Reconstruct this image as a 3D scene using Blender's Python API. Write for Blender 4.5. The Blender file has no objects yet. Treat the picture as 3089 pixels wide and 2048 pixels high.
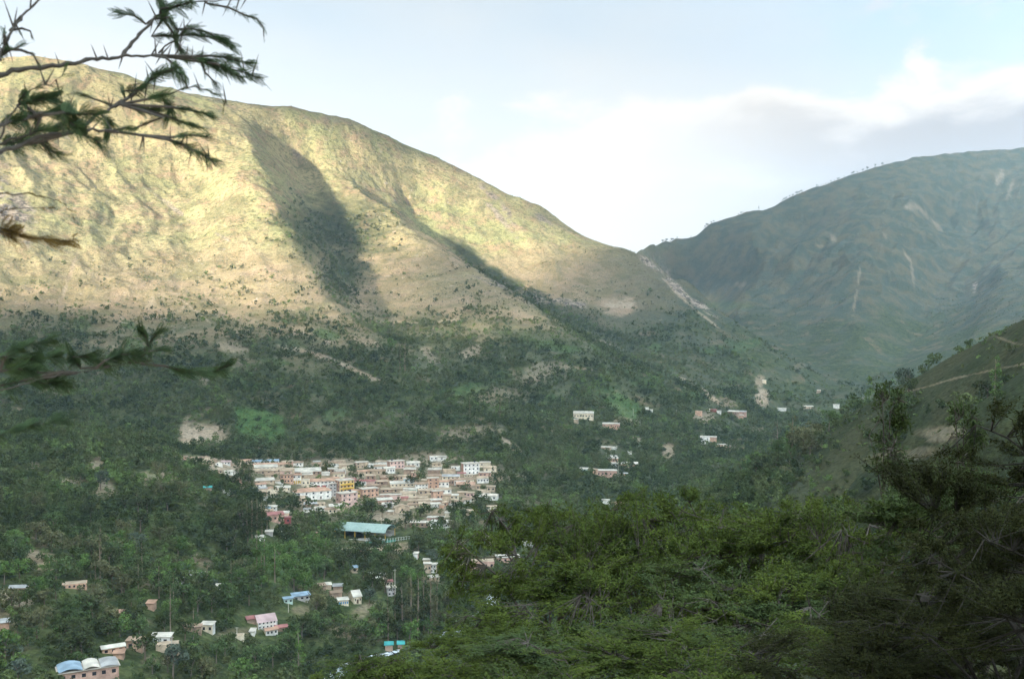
import bpy, math, random
import numpy as np
from mathutils import Vector, Matrix, Euler

random.seed(7); RNG = np.random.default_rng(11)
C = bpy.context.scene.collection
SC = bpy.context.scene

# ------------------------------------------------------------------ camera
LENS = 38.0
F = 1024 * LENS / 36.0                      # focal length in picture pixels
PITCH = math.atan(39.0 / F)                 # looking slightly down into the valley
cam_d = bpy.data.cameras.new("camera"); cam = bpy.data.objects.new("camera", cam_d); C.objects.link(cam)
cam_d.lens = LENS; cam_d.sensor_width = 36.0; cam_d.clip_start = 0.05; cam_d.clip_end = 40000
cam.location = (0, 0, 0); cam.rotation_euler = (math.pi / 2 - PITCH, 0, 0)
cam_d.dof.use_dof = True; cam_d.dof.focus_distance = 700.0; cam_d.dof.aperture_fstop = 10
SC.camera = cam

# ------------------------------------------------------------------ light and exposure
SUN_AZ, SUN_EL = math.radians(-138), math.radians(18)    # azimuth clockwise from +Y: left and a little behind
SC.view_settings.view_transform = 'Standard'; SC.view_settings.look = 'None'
SC.view_settings.exposure = 2.0; SC.view_settings.gamma = 1.0
sun_d = bpy.data.lights.new("sun", 'SUN'); sun = bpy.data.objects.new("sun", sun_d); C.objects.link(sun)
sun_d.energy = 3.25; sun_d.angle = math.radians(2.2); sun_d.color = (1.0, 0.90, 0.76)
to_sun = Vector((math.sin(SUN_AZ) * math.cos(SUN_EL), math.cos(SUN_AZ) * math.cos(SUN_EL), math.sin(SUN_EL)))
sun.rotation_euler = to_sun.to_track_quat('Z', 'Y').to_euler(); sun.location = to_sun * 3000

SC.cycles.max_bounces = 6; SC.cycles.diffuse_bounces = 3; SC.cycles.glossy_bounces = 1
SC.cycles.transmission_bounces = 3; SC.cycles.transparent_max_bounces = 6; SC.cycles.volume_bounces = 0
SC.cycles.use_denoising = True; SC.cycles.denoiser = 'OPENIMAGEDENOISE'
SC.cycles.sample_clamp_indirect = 4.0

class NT:
    """small helper to write node trees as expressions"""
    def __init__(s, tree): s.t = tree
    def n(s, typ, **kw):
        nd = s.t.nodes.new(typ)
        for k, v in kw.items(): setattr(nd, k, v)
        return nd
    def link(s, a, b): s.t.links.new(a, b)
    def setin(s, sock, v):
        if hasattr(v, 'is_output') or isinstance(v, bpy.types.NodeSocket): s.link(v, sock)
        elif v is not None: sock.default_value = v
    def m(s, op, a, b=None, c=None, clamp=False):
        nd = s.n('ShaderNodeMath', operation=op); nd.use_clamp = clamp
        for i, v in enumerate((a, b, c)):
            if v is not None: s.setin(nd.inputs[i], v)
        return nd.outputs[0]
    def mr(s, v, a, b, c=0.0, d=1.0, interp='SMOOTHSTEP'):
        nd = s.n('ShaderNodeMapRange', interpolation_type=interp)
        s.setin(nd.inputs[0], v)
        for i, q in enumerate((a, b, c, d)): s.setin(nd.inputs[i + 1], q)
        return nd.outputs[0]
    def mix(s, f, a, b, blend='MIX'):
        nd = s.n('ShaderNodeMix', data_type='RGBA', blend_type=blend)
        s.setin(nd.inputs[0], f)
        for i, q in ((6, a), (7, b)):
            if isinstance(q, tuple): nd.inputs[i].default_value = (*q[:3], 1)
            else: s.link(q, nd.inputs[i])
        return nd.outputs[2]
    def noise(s, vec, scale, detail=4.0, rough=0.55, dist=0.0):
        nd = s.n('ShaderNodeTexNoise')
        if vec is not None: s.link(vec, nd.inputs['Vector'])
        nd.inputs['Scale'].default_value = scale; nd.inputs['Detail'].default_value = detail
        nd.inputs['Roughness'].default_value = rough; nd.inputs['Distortion'].default_value = dist
        return nd.outputs[0]
    def xyz(s, x, y, z):
        nd = s.n('ShaderNodeCombineXYZ')
        for i, q in enumerate((x, y, z)): s.setin(nd.inputs[i], q)
        return nd.outputs[0]

def build_world():
    w = bpy.data.worlds.new("World"); SC.world = w; w.use_nodes = True
    t = w.node_tree; t.nodes.clear(); g = NT(t)
    sky = g.n('ShaderNodeTexSky', sky_type='NISHITA'); sky.sun_disc = False
    sky.sun_elevation = SUN_EL; sky.sun_rotation = SUN_AZ; sky.altitude = 2300
    sky.dust_density = 2.0; sky.air_density = 1.0
    tc = g.n('ShaderNodeTexCoord'); sp = g.n('ShaderNodeSeparateXYZ'); g.link(tc.outputs['Generated'], sp.inputs[0])
    X, Y, Z = sp.outputs
    az = g.m('ARCTAN2', X, Y); el = g.m('ARCSINE', Z)
    v1 = g.xyz(g.m('MULTIPLY', az, 9.0), g.m('MULTIPLY', el, 17.0), 3.3)
    v2 = g.xyz(g.m('MULTIPLY', az, 4.0), g.m('MULTIPLY', el, 10.0), 8.1)
    n1 = g.noise(v1, 1.0, 7.0, 0.56, 0.3); n2 = g.noise(v2, 1.0, 6.0, 0.5, 0.2)
    # pale milky air low down and to the left, clear blue high and to the right
    milk = g.m('ADD', g.mr(el, 0.06, 0.46, 1.0, 0.0), g.m('MULTIPLY', g.m('SUBTRACT', n2, 0.5), 0.7))
    milk = g.m('SUBTRACT', milk, g.m('MULTIPLY', g.mr(az, 0.05, 0.5), 0.35), clamp=True)
    nish = g.mix(1.0, sky.outputs[0], (0.85, 0.95, 1.0), 'MULTIPLY')
    clear = g.mix(0.75, nish, (1.95, 2.5, 2.75))
    col = g.mix(milk, clear, (3.3, 3.22, 3.02))
    # broken cloud higher up
    pm = g.m('MULTIPLY', g.mr(n1, 0.48, 0.64), g.mr(el, 0.16, 0.22))
    pm = g.m('MULTIPLY', pm, g.m('MAXIMUM', g.mr(az, 0.22, 0.36), g.mr(az, -0.30, -0.40)))
    col = g.mix(g.m('MULTIPLY', pm, 0.85), col, (3.1, 2.9, 2.75))
    # bank of cloud lying over the far mountain
    edge = g.m('ADD', 0.165, g.m('MULTIPLY', az, 0.12))
    depth = g.m('ADD', g.m('SUBTRACT', edge, el), g.m('MULTIPLY', g.m('SUBTRACT', n1, 0.5), 0.24))
    bank = g.m('MULTIPLY', g.mr(depth, -0.012, 0.022), g.mr(az, -0.30, 0.02))
    grey = g.m('MULTIPLY', g.mr(g.m('ADD', depth, g.m('MULTIPLY', g.m('SUBTRACT', n2, .5), .08)), 0.014, 0.085), g.mr(az, 0.04, 0.42))
    bcol = g.mix(grey, (3.75, 3.52, 3.18), (2.1, 1.98, 1.87))
    col = g.mix(bank, col, bcol)
    # the sky overhead and behind, towards the low sun, is far brighter than the part over the valley
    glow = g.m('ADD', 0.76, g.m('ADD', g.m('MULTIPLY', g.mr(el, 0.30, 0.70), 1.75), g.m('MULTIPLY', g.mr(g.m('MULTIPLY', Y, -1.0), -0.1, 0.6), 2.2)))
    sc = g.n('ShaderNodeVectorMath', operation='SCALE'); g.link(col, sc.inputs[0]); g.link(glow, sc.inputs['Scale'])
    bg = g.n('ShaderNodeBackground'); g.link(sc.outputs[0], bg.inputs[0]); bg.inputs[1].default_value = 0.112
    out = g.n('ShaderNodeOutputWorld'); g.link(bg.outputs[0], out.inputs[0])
build_world()

# ------------------------------------------------------------------ projecting a picture point to a place at forward distance D
cp, sp_ = math.cos(PITCH), math.sin(PITCH)
def P(px, py, D):
    u = (px - 512) / F; v = (339 - py) / F
    s = D / (v * sp_ + cp)
    return (u * s, D, (v * cp - sp_) * s)
def project(x, y, z):
    zc = y * cp - z * sp_; yc = y * sp_ + z * cp
    zc = np.where(zc > 1e-3, zc, 1e-3)
    return 512 + F * x / zc, 339 - F * yc / zc

# ------------------------------------------------------------------ noise
_perm = np.random.default_rng(5).permutation(4096)
_ang = np.random.default_rng(6).random(4096) * 2 * np.pi
_gx, _gy = np.cos(_ang), np.sin(_ang)
def perlin(x, y, seed=0):
    xi = np.floor(x).astype(np.int64); yi = np.floor(y).astype(np.int64)
    xf = x - xi; yf = y - yi
    u = xf * xf * xf * (xf * (xf * 6 - 15) + 10); v = yf * yf * yf * (yf * (yf * 6 - 15) + 10)
    def gr(ix, iy, fx, fy):
        h = _perm[(_perm[(ix + seed * 131) & 4095] + iy) & 4095]
        return _gx[h] * fx + _gy[h] * fy
    a = gr(xi, yi, xf, yf); b = gr(xi + 1, yi, xf - 1, yf)
    c = gr(xi, yi + 1, xf, yf - 1); d = gr(xi + 1, yi + 1, xf - 1, yf - 1)
    return ((a + u * (b - a)) * (1 - v) + (c + u * (d - c)) * v) * 1.5
def fbm(x, y, octv=4, gain=0.5, seed=0):
    s = 0; a = 1.0; f = 1.0
    for o in range(octv):
        s = s + a * perlin(x * f, y * f, seed + o); a *= gain; f *= 2.03
    return s
def ridged(x, y, octv=4, gain=0.5, seed=0):
    s = 0; a = 1.0; f = 1.0
    for o in range(octv):
        s = s + a * (1 - 2 * np.abs(perlin(x * f, y * f, seed + o))); a *= gain; f *= 2.03
    return s

# ------------------------------------------------------------------ tagging and mesh helpers
def tag(o, label=None, cat=None, group=None, kind=None):
    if label: o['label'] = label
    if cat: o['category'] = cat
    if group: o['group'] = group
    if kind: o['kind'] = kind
    return o
def empty(name, loc, rz=0.0, scale=None):
    o = bpy.data.objects.new(name, None); C.objects.link(o)
    o.location = loc; o.rotation_euler = (0, 0, rz); o.empty_display_size = 0.5
    if scale is not None: o.scale = scale
    return o
def mesh_np(name, v, f, mats, smooth=False, mat_idx=None):
    """v (n,3) array, f (m,k) array of equal-sized faces"""
    v = np.asarray(v, np.float32); f = np.asarray(f, np.int32); k = f.shape[1]
    me = bpy.data.meshes.new(name)
    me.vertices.add(len(v)); me.vertices.foreach_set('co', v.ravel())
    me.loops.add(f.size); me.loops.foreach_set('vertex_index', f.ravel())
    me.polygons.add(len(f)); me.polygons.foreach_set('loop_start', np.arange(0, f.size, k, dtype=np.int32))
    if smooth: me.polygons.foreach_set('use_smooth', np.ones(len(f), bool))
    if mat_idx is not None: me.polygons.foreach_set('material_index', np.asarray(mat_idx, np.int32))
    for m in (mats if isinstance(mats, (list, tuple)) else [mats]): me.materials.append(m)
    me.update(calc_edges=True)
    return me
def mesh_py(name, v, f, mats, idx=None, smooth=False):
    me = bpy.data.meshes.new(name); me.from_pydata(v, [], f)
    for m in (mats if isinstance(mats, (list, tuple)) else [mats]): me.materials.append(m)
    if idx: me.polygons.foreach_set('material_index', idx)
    if smooth: me.polygons.foreach_set('use_smooth', [True] * len(f))
    me.update(); return me
def put(name, me, parent=None):
    o = bpy.data.objects.new(name, me); C.objects.link(o)
    if parent: o.parent = parent
    return o
def fattr(me, name, arr):
    a = me.attributes.new(name, 'FLOAT', 'POINT'); a.data.foreach_set('value', np.asarray(arr, np.float32))

class MB:
    """collects boxes, prisms and tubes into one mesh"""
    def __init__(s): s.v = []; s.f = []; s.mi = []
    def add(s, v, f, mi=0):
        b = len(s.v); s.v += [tuple(q) for q in v]; s.f += [tuple(i + b for i in q) for q in f]; s.mi += [mi] * len(f)
    def box(s, x0, x1, y0, y1, z0, z1, mi=0, faces=None):
        v = [(x0,y0,z0),(x1,y0,z0),(x1,y1,z0),(x0,y1,z0),(x0,y0,z1),(x1,y0,z1),(x1,y1,z1),(x0,y1,z1)]
        f = [(0,3,2,1),(4,5,6,7),(0,1,5,4),(1,2,6,5),(2,3,7,6),(3,0,4,7)]
        s.add(v, f, mi)
        if faces: s.mi[-6:] = faces
    def prism(s, poly, y0, y1, mi=0):
        """poly in x,z (counter-clockwise), swept along y"""
        n = len(poly)
        v = [(x, y0, z) for x, z in poly] + [(x, y1, z) for x, z in poly]
        f = [tuple(range(n)), tuple(range(2 * n - 1, n - 1, -1))] + [(i, i + n, (i + 1) % n + n, (i + 1) % n) for i in range(n)]
        s.add(v, f, mi)
    def tube(s, pts, rad, n=6, mi=0):
        pts = [Vector(p) for p in pts]
        if not hasattr(rad, '__len__'): rad = [rad] * len(pts)
        rings = []
        for i, p in enumerate(pts):
            d = (pts[min(i + 1, len(pts) - 1)] - pts[max(i - 1, 0)])
            d = d.normalized() if d.length > 1e-9 else Vector((0, 0, 1))
            a = d.cross(Vector((0.31, 0.17, 0.93))); a = a.normalized() if a.length > 1e-3 else Vector((1, 0, 0))
            b = d.cross(a)
            rings.append([p + (a * math.cos(2 * math.pi * k / n) + b * math.sin(2 * math.pi * k / n)) * rad[i] for k in range(n)])
        v = [q for r in rings for q in r]; f = []
        for i in range(len(pts) - 1):
            for k in range(n):
                f.append((i * n + k, i * n + (k + 1) % n, (i + 1) * n + (k + 1) % n, (i + 1) * n + k))
        f.append(tuple(range(n - 1, -1, -1))); f.append(tuple((len(pts) - 1) * n + k for k in range(n)))
        s.add(v, f, mi)
    def mesh(s, name, mats, smooth=False): return mesh_py(name, s.v, s.f, mats, s.mi, smooth)

def material(name, col, rough=0.9, var=0.25, scale=1.0, bump=0.0, col2=None, objrand=0.0, transl=0.0, attr=None, spec=0.3, mix_scale=None):
    m = bpy.data.materials.new(name); m.use_nodes = True; t = m.node_tree; t.nodes.clear(); g = NT(t)
    tc = g.n('ShaderNodeTexCoord'); geo = g.n('ShaderNodeNewGeometry')
    nz = g.noise(geo.outputs['Position'], scale, 5.0, 0.6)
    f = g.mr(nz, 0.3, 0.7, 1 - var, 1 + var, 'LINEAR')
    base = (*col, 1)
    if col2 is not None:
        n2 = g.noise(geo.outputs['Position'], (mix_scale or scale * 0.37), 4.0, 0.6)
        c = g.mix(g.mr(n2, 0.38, 0.64), tuple(col), tuple(col2))
    else:
        r = g.n('ShaderNodeRGB'); r.outputs[0].default_value = base; c = r.outputs[0]
    if attr:
        a = g.n('ShaderNodeAttribute', attribute_name=attr)
        f = g.m('MULTIPLY', f, a.outputs['Fac'])
    if objrand:
        oi = g.n('ShaderNodeObjectInfo')
        f = g.m('MULTIPLY', f, g.mr(oi.outputs['Random'], 0, 1, 1 - objrand, 1 + objrand, 'LINEAR'))
    vm = g.n('ShaderNodeVectorMath', operation='SCALE'); g.link(c, vm.inputs[0]); g.link(f, vm.inputs['Scale'])
    bs = g.n('ShaderNodeBsdfPrincipled'); g.link(vm.outputs[0], bs.inputs['Base Color'])
    bs.inputs['Roughness'].default_value = rough; bs.inputs['Specular IOR Level'].default_value = spec
    if bump:
        bn = g.n('ShaderNodeBump'); bn.inputs['Strength'].default_value = bump; bn.inputs['Distance'].default_value = 0.1
        g.link(nz, bn.inputs['Height']); g.link(bn.outputs[0], bs.inputs['Normal'])
    sh = bs.outputs[0]
    if transl:
        tr = g.n('ShaderNodeBsdfTranslucent'); g.link(vm.outputs[0], tr.inputs[0])
        mx = g.n('ShaderNodeMixShader'); mx.inputs[0].default_value = transl
        g.link(sh, mx.inputs[1]); g.link(tr.outputs[0], mx.inputs[2]); sh = mx.outputs[0]
    out = g.n('ShaderNodeOutputMaterial'); g.link(sh, out.inputs[0])
    return m

# ------------------------------------------------------------------ terrain: ridges and valleys with their own distances
LINES_P = [   # (picture x, picture y, forward distance)
 # skyline of the sunlit mountain
 [(-330,40,2200),(-200,52,2250),(-80,72,2280),(0,66,2300),(26,56,2350),(87,66,2400),(143,84,2450),(203,106,2500),(242,112,2560),(346,123,2700),(390,136,2800),(433,154,2850),(468,171,2850),(498,190,2800),(541,206,2750),(585,236,2700),(619,249,2640),(645,258,2550),(675,281,2430),(714,312,2280),(758,346,2120),(801,372,1960),(830,388,1860)],
 # first spur
 [(242,125,2450),(252,155,2250),(268,190,2020),(284,225,1860),(300,256,1730),(322,290,1600),(345,318,1490),(385,346,1370),(425,372,1250)],
 # gully between the spurs
 [(300,170,2560),(312,205,2350),(326,240,2150),(340,275,1960),(358,310,1760),(380,340,1570),(405,362,1420),(440,398,1230),(465,430,1090)],
 # second spur
 [(300,150,2640),(345,178,2520),(381,206,2340),(411,232,2170),(455,262,1970),(498,290,1800),(545,319,1650),(585,344,1500),(620,376,1360)],
 # gully behind the second spur
 [(405,205,2640),(440,232,2500),(480,262,2320),(520,286,2140),(560,308,1970),(600,330,1810),(650,358,1640),(700,384,1480)],
 # hollow on the face left of the first spur
 [(180,180,2200),(200,235,1900),(220,280,1690),(250,320,1500)],
 [(60,160,2150),(62,230,1820),(58,275,1620),(52,310,1480)],
 # foot of the sunlit slopes
 [(-150,320,1350),(0,335,1330),(100,335,1360),(200,338,1340),(300,350,1300)],
 [(0,385,1130),(100,385,1170),(200,392,1140),(300,400,1150),(400,412,1130),(500,395,1240),(600,388,1330),(700,380,1480)],
 # left bank
 [(-120,430,820),(0,440,800),(80,445,800),(160,442,830),(200,470,760),(240,510,650),(280,562,540)],
 [(0,520,560),(100,560,510),(180,600,470)],
 [(0,610,405),(80,660,385),(200,640,440)],
 # terrace of the town
 [(180,455,1010),(260,455,1000),(340,456,1000),(420,456,1000),(500,470,930),(560,478,900)],
 [(250,505,780),(330,505,790),(420,500,810),(500,505,790)],
 [(270,545,670),(340,548,660),(420,545,670),(520,545,680)],
 [(220,590,550),(300,600,540),(400,585,570),(520,575,590)],
 [(200,660,445),(260,640,475),(330,640,478)],
 [(560,430,1150),(640,415,1300),(720,405,1420),(780,396,1620)],
 # river
 [(300,700,430),(345,676,470),(440,640,522),(480,620,556),(540,582,636),(620,524,800),(700,462,1110),(770,420,1500),(815,396,1900),(840,388,2150)],
 # far mountain: skyline, spurs and foot
 [(636,268,3640),(642,262,3670),(648,254,3700),(656,247,3735),(665,241,3770),(675,235,3800),(710,225,3850),(745,212,3900),(779,203,3950),(814,189,4000),(849,178,4050),(892,165,4100),(914,160,4150),(1024,150,4300),(1150,120,4300),(1300,90,4300)],
 [(745,225,3700),(775,270,3350),(800,310,2950),(815,350,2550),(825,378,2250)],
 [(814,200,3850),(800,235,3700),(770,262,3550),(740,300,3150),(735,330,2800),(760,355,2420)],
 [(910,180,3950),(900,225,3500),(885,275,3050),(868,325,2650),(852,365,2320)],
 [(1000,180,4050),(960,240,3600),(940,290,3150),(915,335,2750),(890,372,2350)],
 [(1100,170,4000),(1050,240,3300),(1000,300,2700),(950,350,2250)],
 # hillside on the right
 [(1300,200,330),(1150,265,400),(1080,294,445),(1023,320,480),(960,350,540),(900,386,600),(850,420,645),(805,452,700),(770,475,770)],
 [(1100,380,330),(1000,420,330),(930,440,360),(860,466,420),(800,492,470)],
]
LINES_W = [
 # our own side of the valley: the steep hillside we stand on
 [(0,0,-1.75)],[(-6,3,-2.6),(-20,10,-7.5)],[(0,8,-4.4),(0,30,-12.6),(-4,60,-25.5),(-8,110,-47),(-20,180,-76),(-40,260,-110),(-60,340,-142)],
 [(-25,50,-23.5),(-50,110,-49),(-90,190,-82),(-130,270,-115),(-170,350,-133)],
 [(-60,50,-26),(-130,120,-58),(-220,220,-95),(-300,330,-112)],
 [(4,10,-4.6),(10,22,-8.6),(20,45,-16.5),(40,90,-31),(70,150,-48),(100,230,-72),(120,330,-104)],
 [(8,8,-3.2),(18,18,-6.0),(40,40,-12),(80,80,-19),(130,130,-24),(180,200,-29)],
 [(40,360,-146),(60,420,-158)],[(140,430,-128)],
 # ground rising behind us
 [(20,-10,2),(60,-40,18),(-40,-60,14),(0,-120,40)],[(160,60,16),(300,150,60),(420,260,60)],[(-160,-60,-8),(-320,20,-30)],
 [(-200,-350,130),(100,-350,160),(500,-250,210),(700,200,200),(600,500,60)],
 # the high ridge to the left and behind that keeps the evening sun off the valley
 [(-3600,1300,500),(-2787,491,638),(-2140,-91,723),(-1988,-228,735),(-1783,-412,722),(-1672,-512,910),(-1449,-713,965),(-1003,-1114,920),(-558,-1515,890),(300,-1500,700),(900,-1200,550)],
 [(-1250,1150,40),(-1150,800,-30),(-900,450,-70)],[(-1500,300,250),(-1150,-100,260),(-800,-450,240)],
 [(-3600,-300,300),(-3200,-1500,350),(0,-3500,300),(3000,-2000,400)],
 # land falling away behind the skylines
 [(-2300,3600,100),(-1500,3700,80),(-700,3800,60),(-200,3900,20),(300,3800,-40),(480,3300,-110)],
 [(900,5200,150),(1600,5600,200),(2600,5600,250),(3600,5000,300)],
 [(1800,1500,150),(2500,2300,350),(1200,900,60),(900,1500,-60),(820,1900,-110)],
 [(-4500,4500,200),(0,7500,-200),(4500,6500,200),(6500,0,300),(-6500,0,300),(0,-7500,200)],
 [(350,5200,-150),(500,4200,-130),(520,3200,-150),(560,2600,-175)],
 # pale summit seen through the gap
 [(830,7200,300),(1020,7300,412),(1100,7300,425),(1250,7300,380),(1500,7400,250)],
]
pts = []
DROP = {2: -16, 4: 30}          # gully floors: the first shallow, the second out of sight behind its spur
for k_, L in enumerate(LINES_P):
    W3 = [P(*q) for q in L]; W3 = [(a, b, c - DROP.get(k_, 0) * min(1, i / 1.5)) for i, (a, b, c) in enumerate(W3)]
    for a, b in zip(W3, W3[1:]):
        d = math.dist(a[:2], b[:2]); n = max(1, int(d / (60 if a[1] < 3000 else 110)))
        for k in range(n): pts.append([a[i] + (b[i] - a[i]) * k / n for i in range(3)])
    pts.append(W3[-1])
for L in LINES_W:
    for a, b in zip(L, L[1:]):
        d = math.dist(a[:2], b[:2]); n = max(1, min(6, int(d / 250)))
        for k in range(n): pts.append([a[i] + (b[i] - a[i]) * k / n for i in range(3)])
    pts.append(L[-1])
pts = np.array(pts, float)
keep = []
for i in range(len(pts)):
    if all(math.hypot(*(pts[i, :2] - pts[j, :2])) > 3.0 + 0.006 * abs(pts[i, 1]) for j in keep): keep.append(i)
pts = pts[keep]
S_ = 1000.0
cx, cy, cz = pts[:, 0] / S_, pts[:, 1] / S_, pts[:, 2]
Dm = np.hypot(cx[:, None] - cx, cy[:, None] - cy); N_ = len(cx)
A = np.zeros((N_ + 3, N_ + 3)); A[:N_, :N_] = -Dm - np.eye(N_) * -0.0006
A[:N_, N_] = 1; A[:N_, N_ + 1] = cx; A[:N_, N_ + 2] = cy; A[N_:, :N_] = A[:N_, N_:].T
wts = np.linalg.solve(A, np.r_[cz, 0, 0, 0])
def rbf(x, y):
    x = x.ravel() / S_; y = y.ravel() / S_; o = np.empty(len(x))
    for i in range(0, len(x), 20000):
        xs, ys = x[i:i + 20000], y[i:i + 20000]
        o[i:i + 20000] = -np.sqrt((xs[:, None] - cx) ** 2 + (ys[:, None] - cy) ** 2) @ wts[:N_] + wts[N_] + wts[N_ + 1] * xs + wts[N_ + 2] * ys
    return o

AZ = np.radians(np.concatenate([np.linspace(-33, 33, 901), np.linspace(33, 327, 199)[1:-1]]))
RR = np.concatenate([np.geomspace(2.0, 300, 91)[:-1], np.geomspace(300, 4700, 861)[:-1], np.geomspace(4700, 9200, 36)])
nA, nR = len(AZ), len(RR)
def sub_idx(n, k): 
    s = list(range(0, n, k)); 
    if s[-1] != n - 1: s.append(n - 1)
    return np.array(s)
ia, ir = sub_idx(nA, 3), sub_idx(nR, 3)
ga, gr_ = np.meshgrid(AZ[ia], RR[ir])
Zs = rbf(gr_ * np.sin(ga), gr_ * np.cos(ga)).reshape(ga.shape)
def up(axis_full, idx, M, ax):
    pos = np.interp(np.arange(axis_full), idx, np.arange(len(idx)))
    lo = np.clip(np.floor(pos).astype(int), 0, len(idx) - 2); fr = pos - lo
    if ax == 0: return M[lo] * (1 - fr)[:, None] + M[lo + 1] * fr[:, None]
    return M[:, lo] * (1 - fr) + M[:, lo + 1] * fr
ZZ = up(nA, ia, up(nR, ir, Zs, 0), 1)
GA, GR = np.meshgrid(AZ, RR)
GX, GY = GR * np.sin(GA), GR * np.cos(GA)
# erosion: gullies running down the slopes, then finer roughness
hi = np.clip((ZZ + 110) / 260, 0, 1); hi = hi * hi * (3 - 2 * hi)
far = np.clip((GR - 650) / 700, 0, 1)
wx = GX + 60 * perlin(GX / 420, GY / 420, 40); wy = GY + 60 * perlin(GX / 420, GY / 420, 41)
left = 1 / (1 + np.exp(-(250 - GX + (GY - 2400) * 0.12) / 60))
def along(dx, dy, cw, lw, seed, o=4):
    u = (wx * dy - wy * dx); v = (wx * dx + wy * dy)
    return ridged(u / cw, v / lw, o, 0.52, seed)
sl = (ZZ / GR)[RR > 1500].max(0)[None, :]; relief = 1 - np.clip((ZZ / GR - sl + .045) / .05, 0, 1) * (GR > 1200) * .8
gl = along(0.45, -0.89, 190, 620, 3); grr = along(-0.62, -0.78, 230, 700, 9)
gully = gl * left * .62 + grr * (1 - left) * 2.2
relief = relief * (1 - .9 * np.exp(-((GX - 540) / 160) ** 2 - ((GY - 3750) / 500) ** 2))
ZZ = ZZ + far * (0.25 + 0.75 * hi) * (gully - 0.4) * 15 * relief
ZZ = ZZ + far * (0.3 + 0.7 * hi) * fbm(GX / 75, GY / 75, 4, 0.55, 20) * 5.0 * (.4 + .6 * relief)
near = np.clip((GR - 40) / 300, 0, 1)
ZZ = ZZ + near * fbm(GX / 60, GY / 60, 3, 0.5, 60) * 1.6 + 0.12 * fbm(GX / 3, GY / 3, 3, 0.5, 70) * np.clip(GR / 10, 0, 1)

def ground(x, y):
    x = np.asarray(x, float); y = np.asarray(y, float)
    r = np.hypot(x, y); a = np.arctan2(x, y); a = np.where(a < math.radians(-33), a + 2 * np.pi, a)
    pr = np.clip(np.interp(r, RR, np.arange(nR)), 0, nR - 1.001); pa = np.clip(np.interp(a, AZ, np.arange(nA)), 0, nA - 1.001)
    i = pr.astype(int); j = pa.astype(int); fi = pr - i; fj = pa - j
    return (ZZ[i, j] * (1 - fj) + ZZ[i, j + 1] * fj) * (1 - fi) + (ZZ[i + 1, j] * (1 - fj) + ZZ[i + 1, j + 1] * fj) * fi
_DS = np.concatenate([np.arange(60, 340, 8), np.geomspace(340, 6000, 1400)])
def hit(px, py, dmin=60):
    """place on the ground seen at a picture point"""
    x, _, z = P(px, py, 1.0)
    D = _DS[_DS >= dmin]
    g = ground(x * D, D); below = np.nonzero(z * D < g)[0]
    k = below[0] if len(below) else len(D) - 1
    d = D[k]
    return (x * d, d, float(g[k]))

# ---- what covers the ground (bare earth, crops, rock, woodland floor), as masks on the mesh
PX, PY = project(GX, GY, ZZ); front = (GY > 50) & (np.abs(GA) < math.radians(33))
warp = fbm(GX / 40, GY / 40, 4, 0.6, 90)
def blobs(lst, soft=0.5):
    m = np.zeros_like(ZZ)
    for (x, y, rx, ry, ang, s) in lst:
        c, sn = math.cos(math.radians(ang)), math.sin(math.radians(ang))
        dx, dy = PX - x, PY - y
        sel = front & (np.abs(dx) < 2.2 * max(rx, ry)) & (np.abs(dy) < 2.2 * max(rx, ry))
        u = (dx * c + dy * sn) / rx; v = (-dx * sn + dy * c) / ry
        d = np.sqrt(u * u + v * v) + 0.45 * warp
        q = np.clip((1 + soft / 2 - d) / soft, 0, 1) * s
        m = np.where(sel, np.maximum(m, q), m)
    return m
def strokes(lst):
    out = []
    for w, s, pl in lst:
        for a, b in zip(pl, pl[1:]):
            L = math.hypot(b[0] - a[0], b[1] - a[1]); out.append(((a[0] + b[0]) / 2, (a[1] + b[1]) / 2, L / 2 + w * .6, w, math.degrees(math.atan2(b[1] - a[1], b[0] - a[0])), s))
    return out
BARE = [(200,434,22,14,0,.9),(192,438,14,9,0,1),(160,478,20,7,15,.8),(35,466,9,5,0,.6),(98,462,12,8,20,.6),(150,482,9,5,0,.5),(470,432,26,9,-10,.5),(495,395,30,9,0,.35),(540,372,28,8,-12,.4),
 (512,445,14,3,35,.8),(620,305,18,8,0,1),(668,450,8,6,20,.8),(637,440,5,4,0,.7),(727,402,9,5,30,.6),(762,398,6,9,10,.9),(760,380,4,6,0,.7),(800,365,5,3,0,.5),
 (912,206,6,4,0,.9),(885,236,3,2,0,.8),(833,238,4,3,0,.8),(820,246,3,2,0,.8),(740,284,6,3,0,.6),(1000,178,3,8,20,.8),(1010,190,2,10,20,.7),(938,432,22,7,0,.7),(900,455,30,5,-8,.5),
 (395,518,24,8,0,.8),(440,512,20,5,-35,.8),(360,552,22,6,0,.8),(395,548,25,5,-6,.7),(430,458,30,7,0,.6),(340,463,26,5,0,.6),(470,543,16,5,0,.5),(500,556,12,4,0,.5),
 (285,520,16,14,0,.3),(300,610,10,5,0,.4),(365,610,14,5,-25,.5),(175,655,16,5,-30,.6),(150,660,10,6,0,.5),(240,632,20,5,-10,.3),(100,590,10,14,0,.35),(285,560,3,9,20,.6)]
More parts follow.
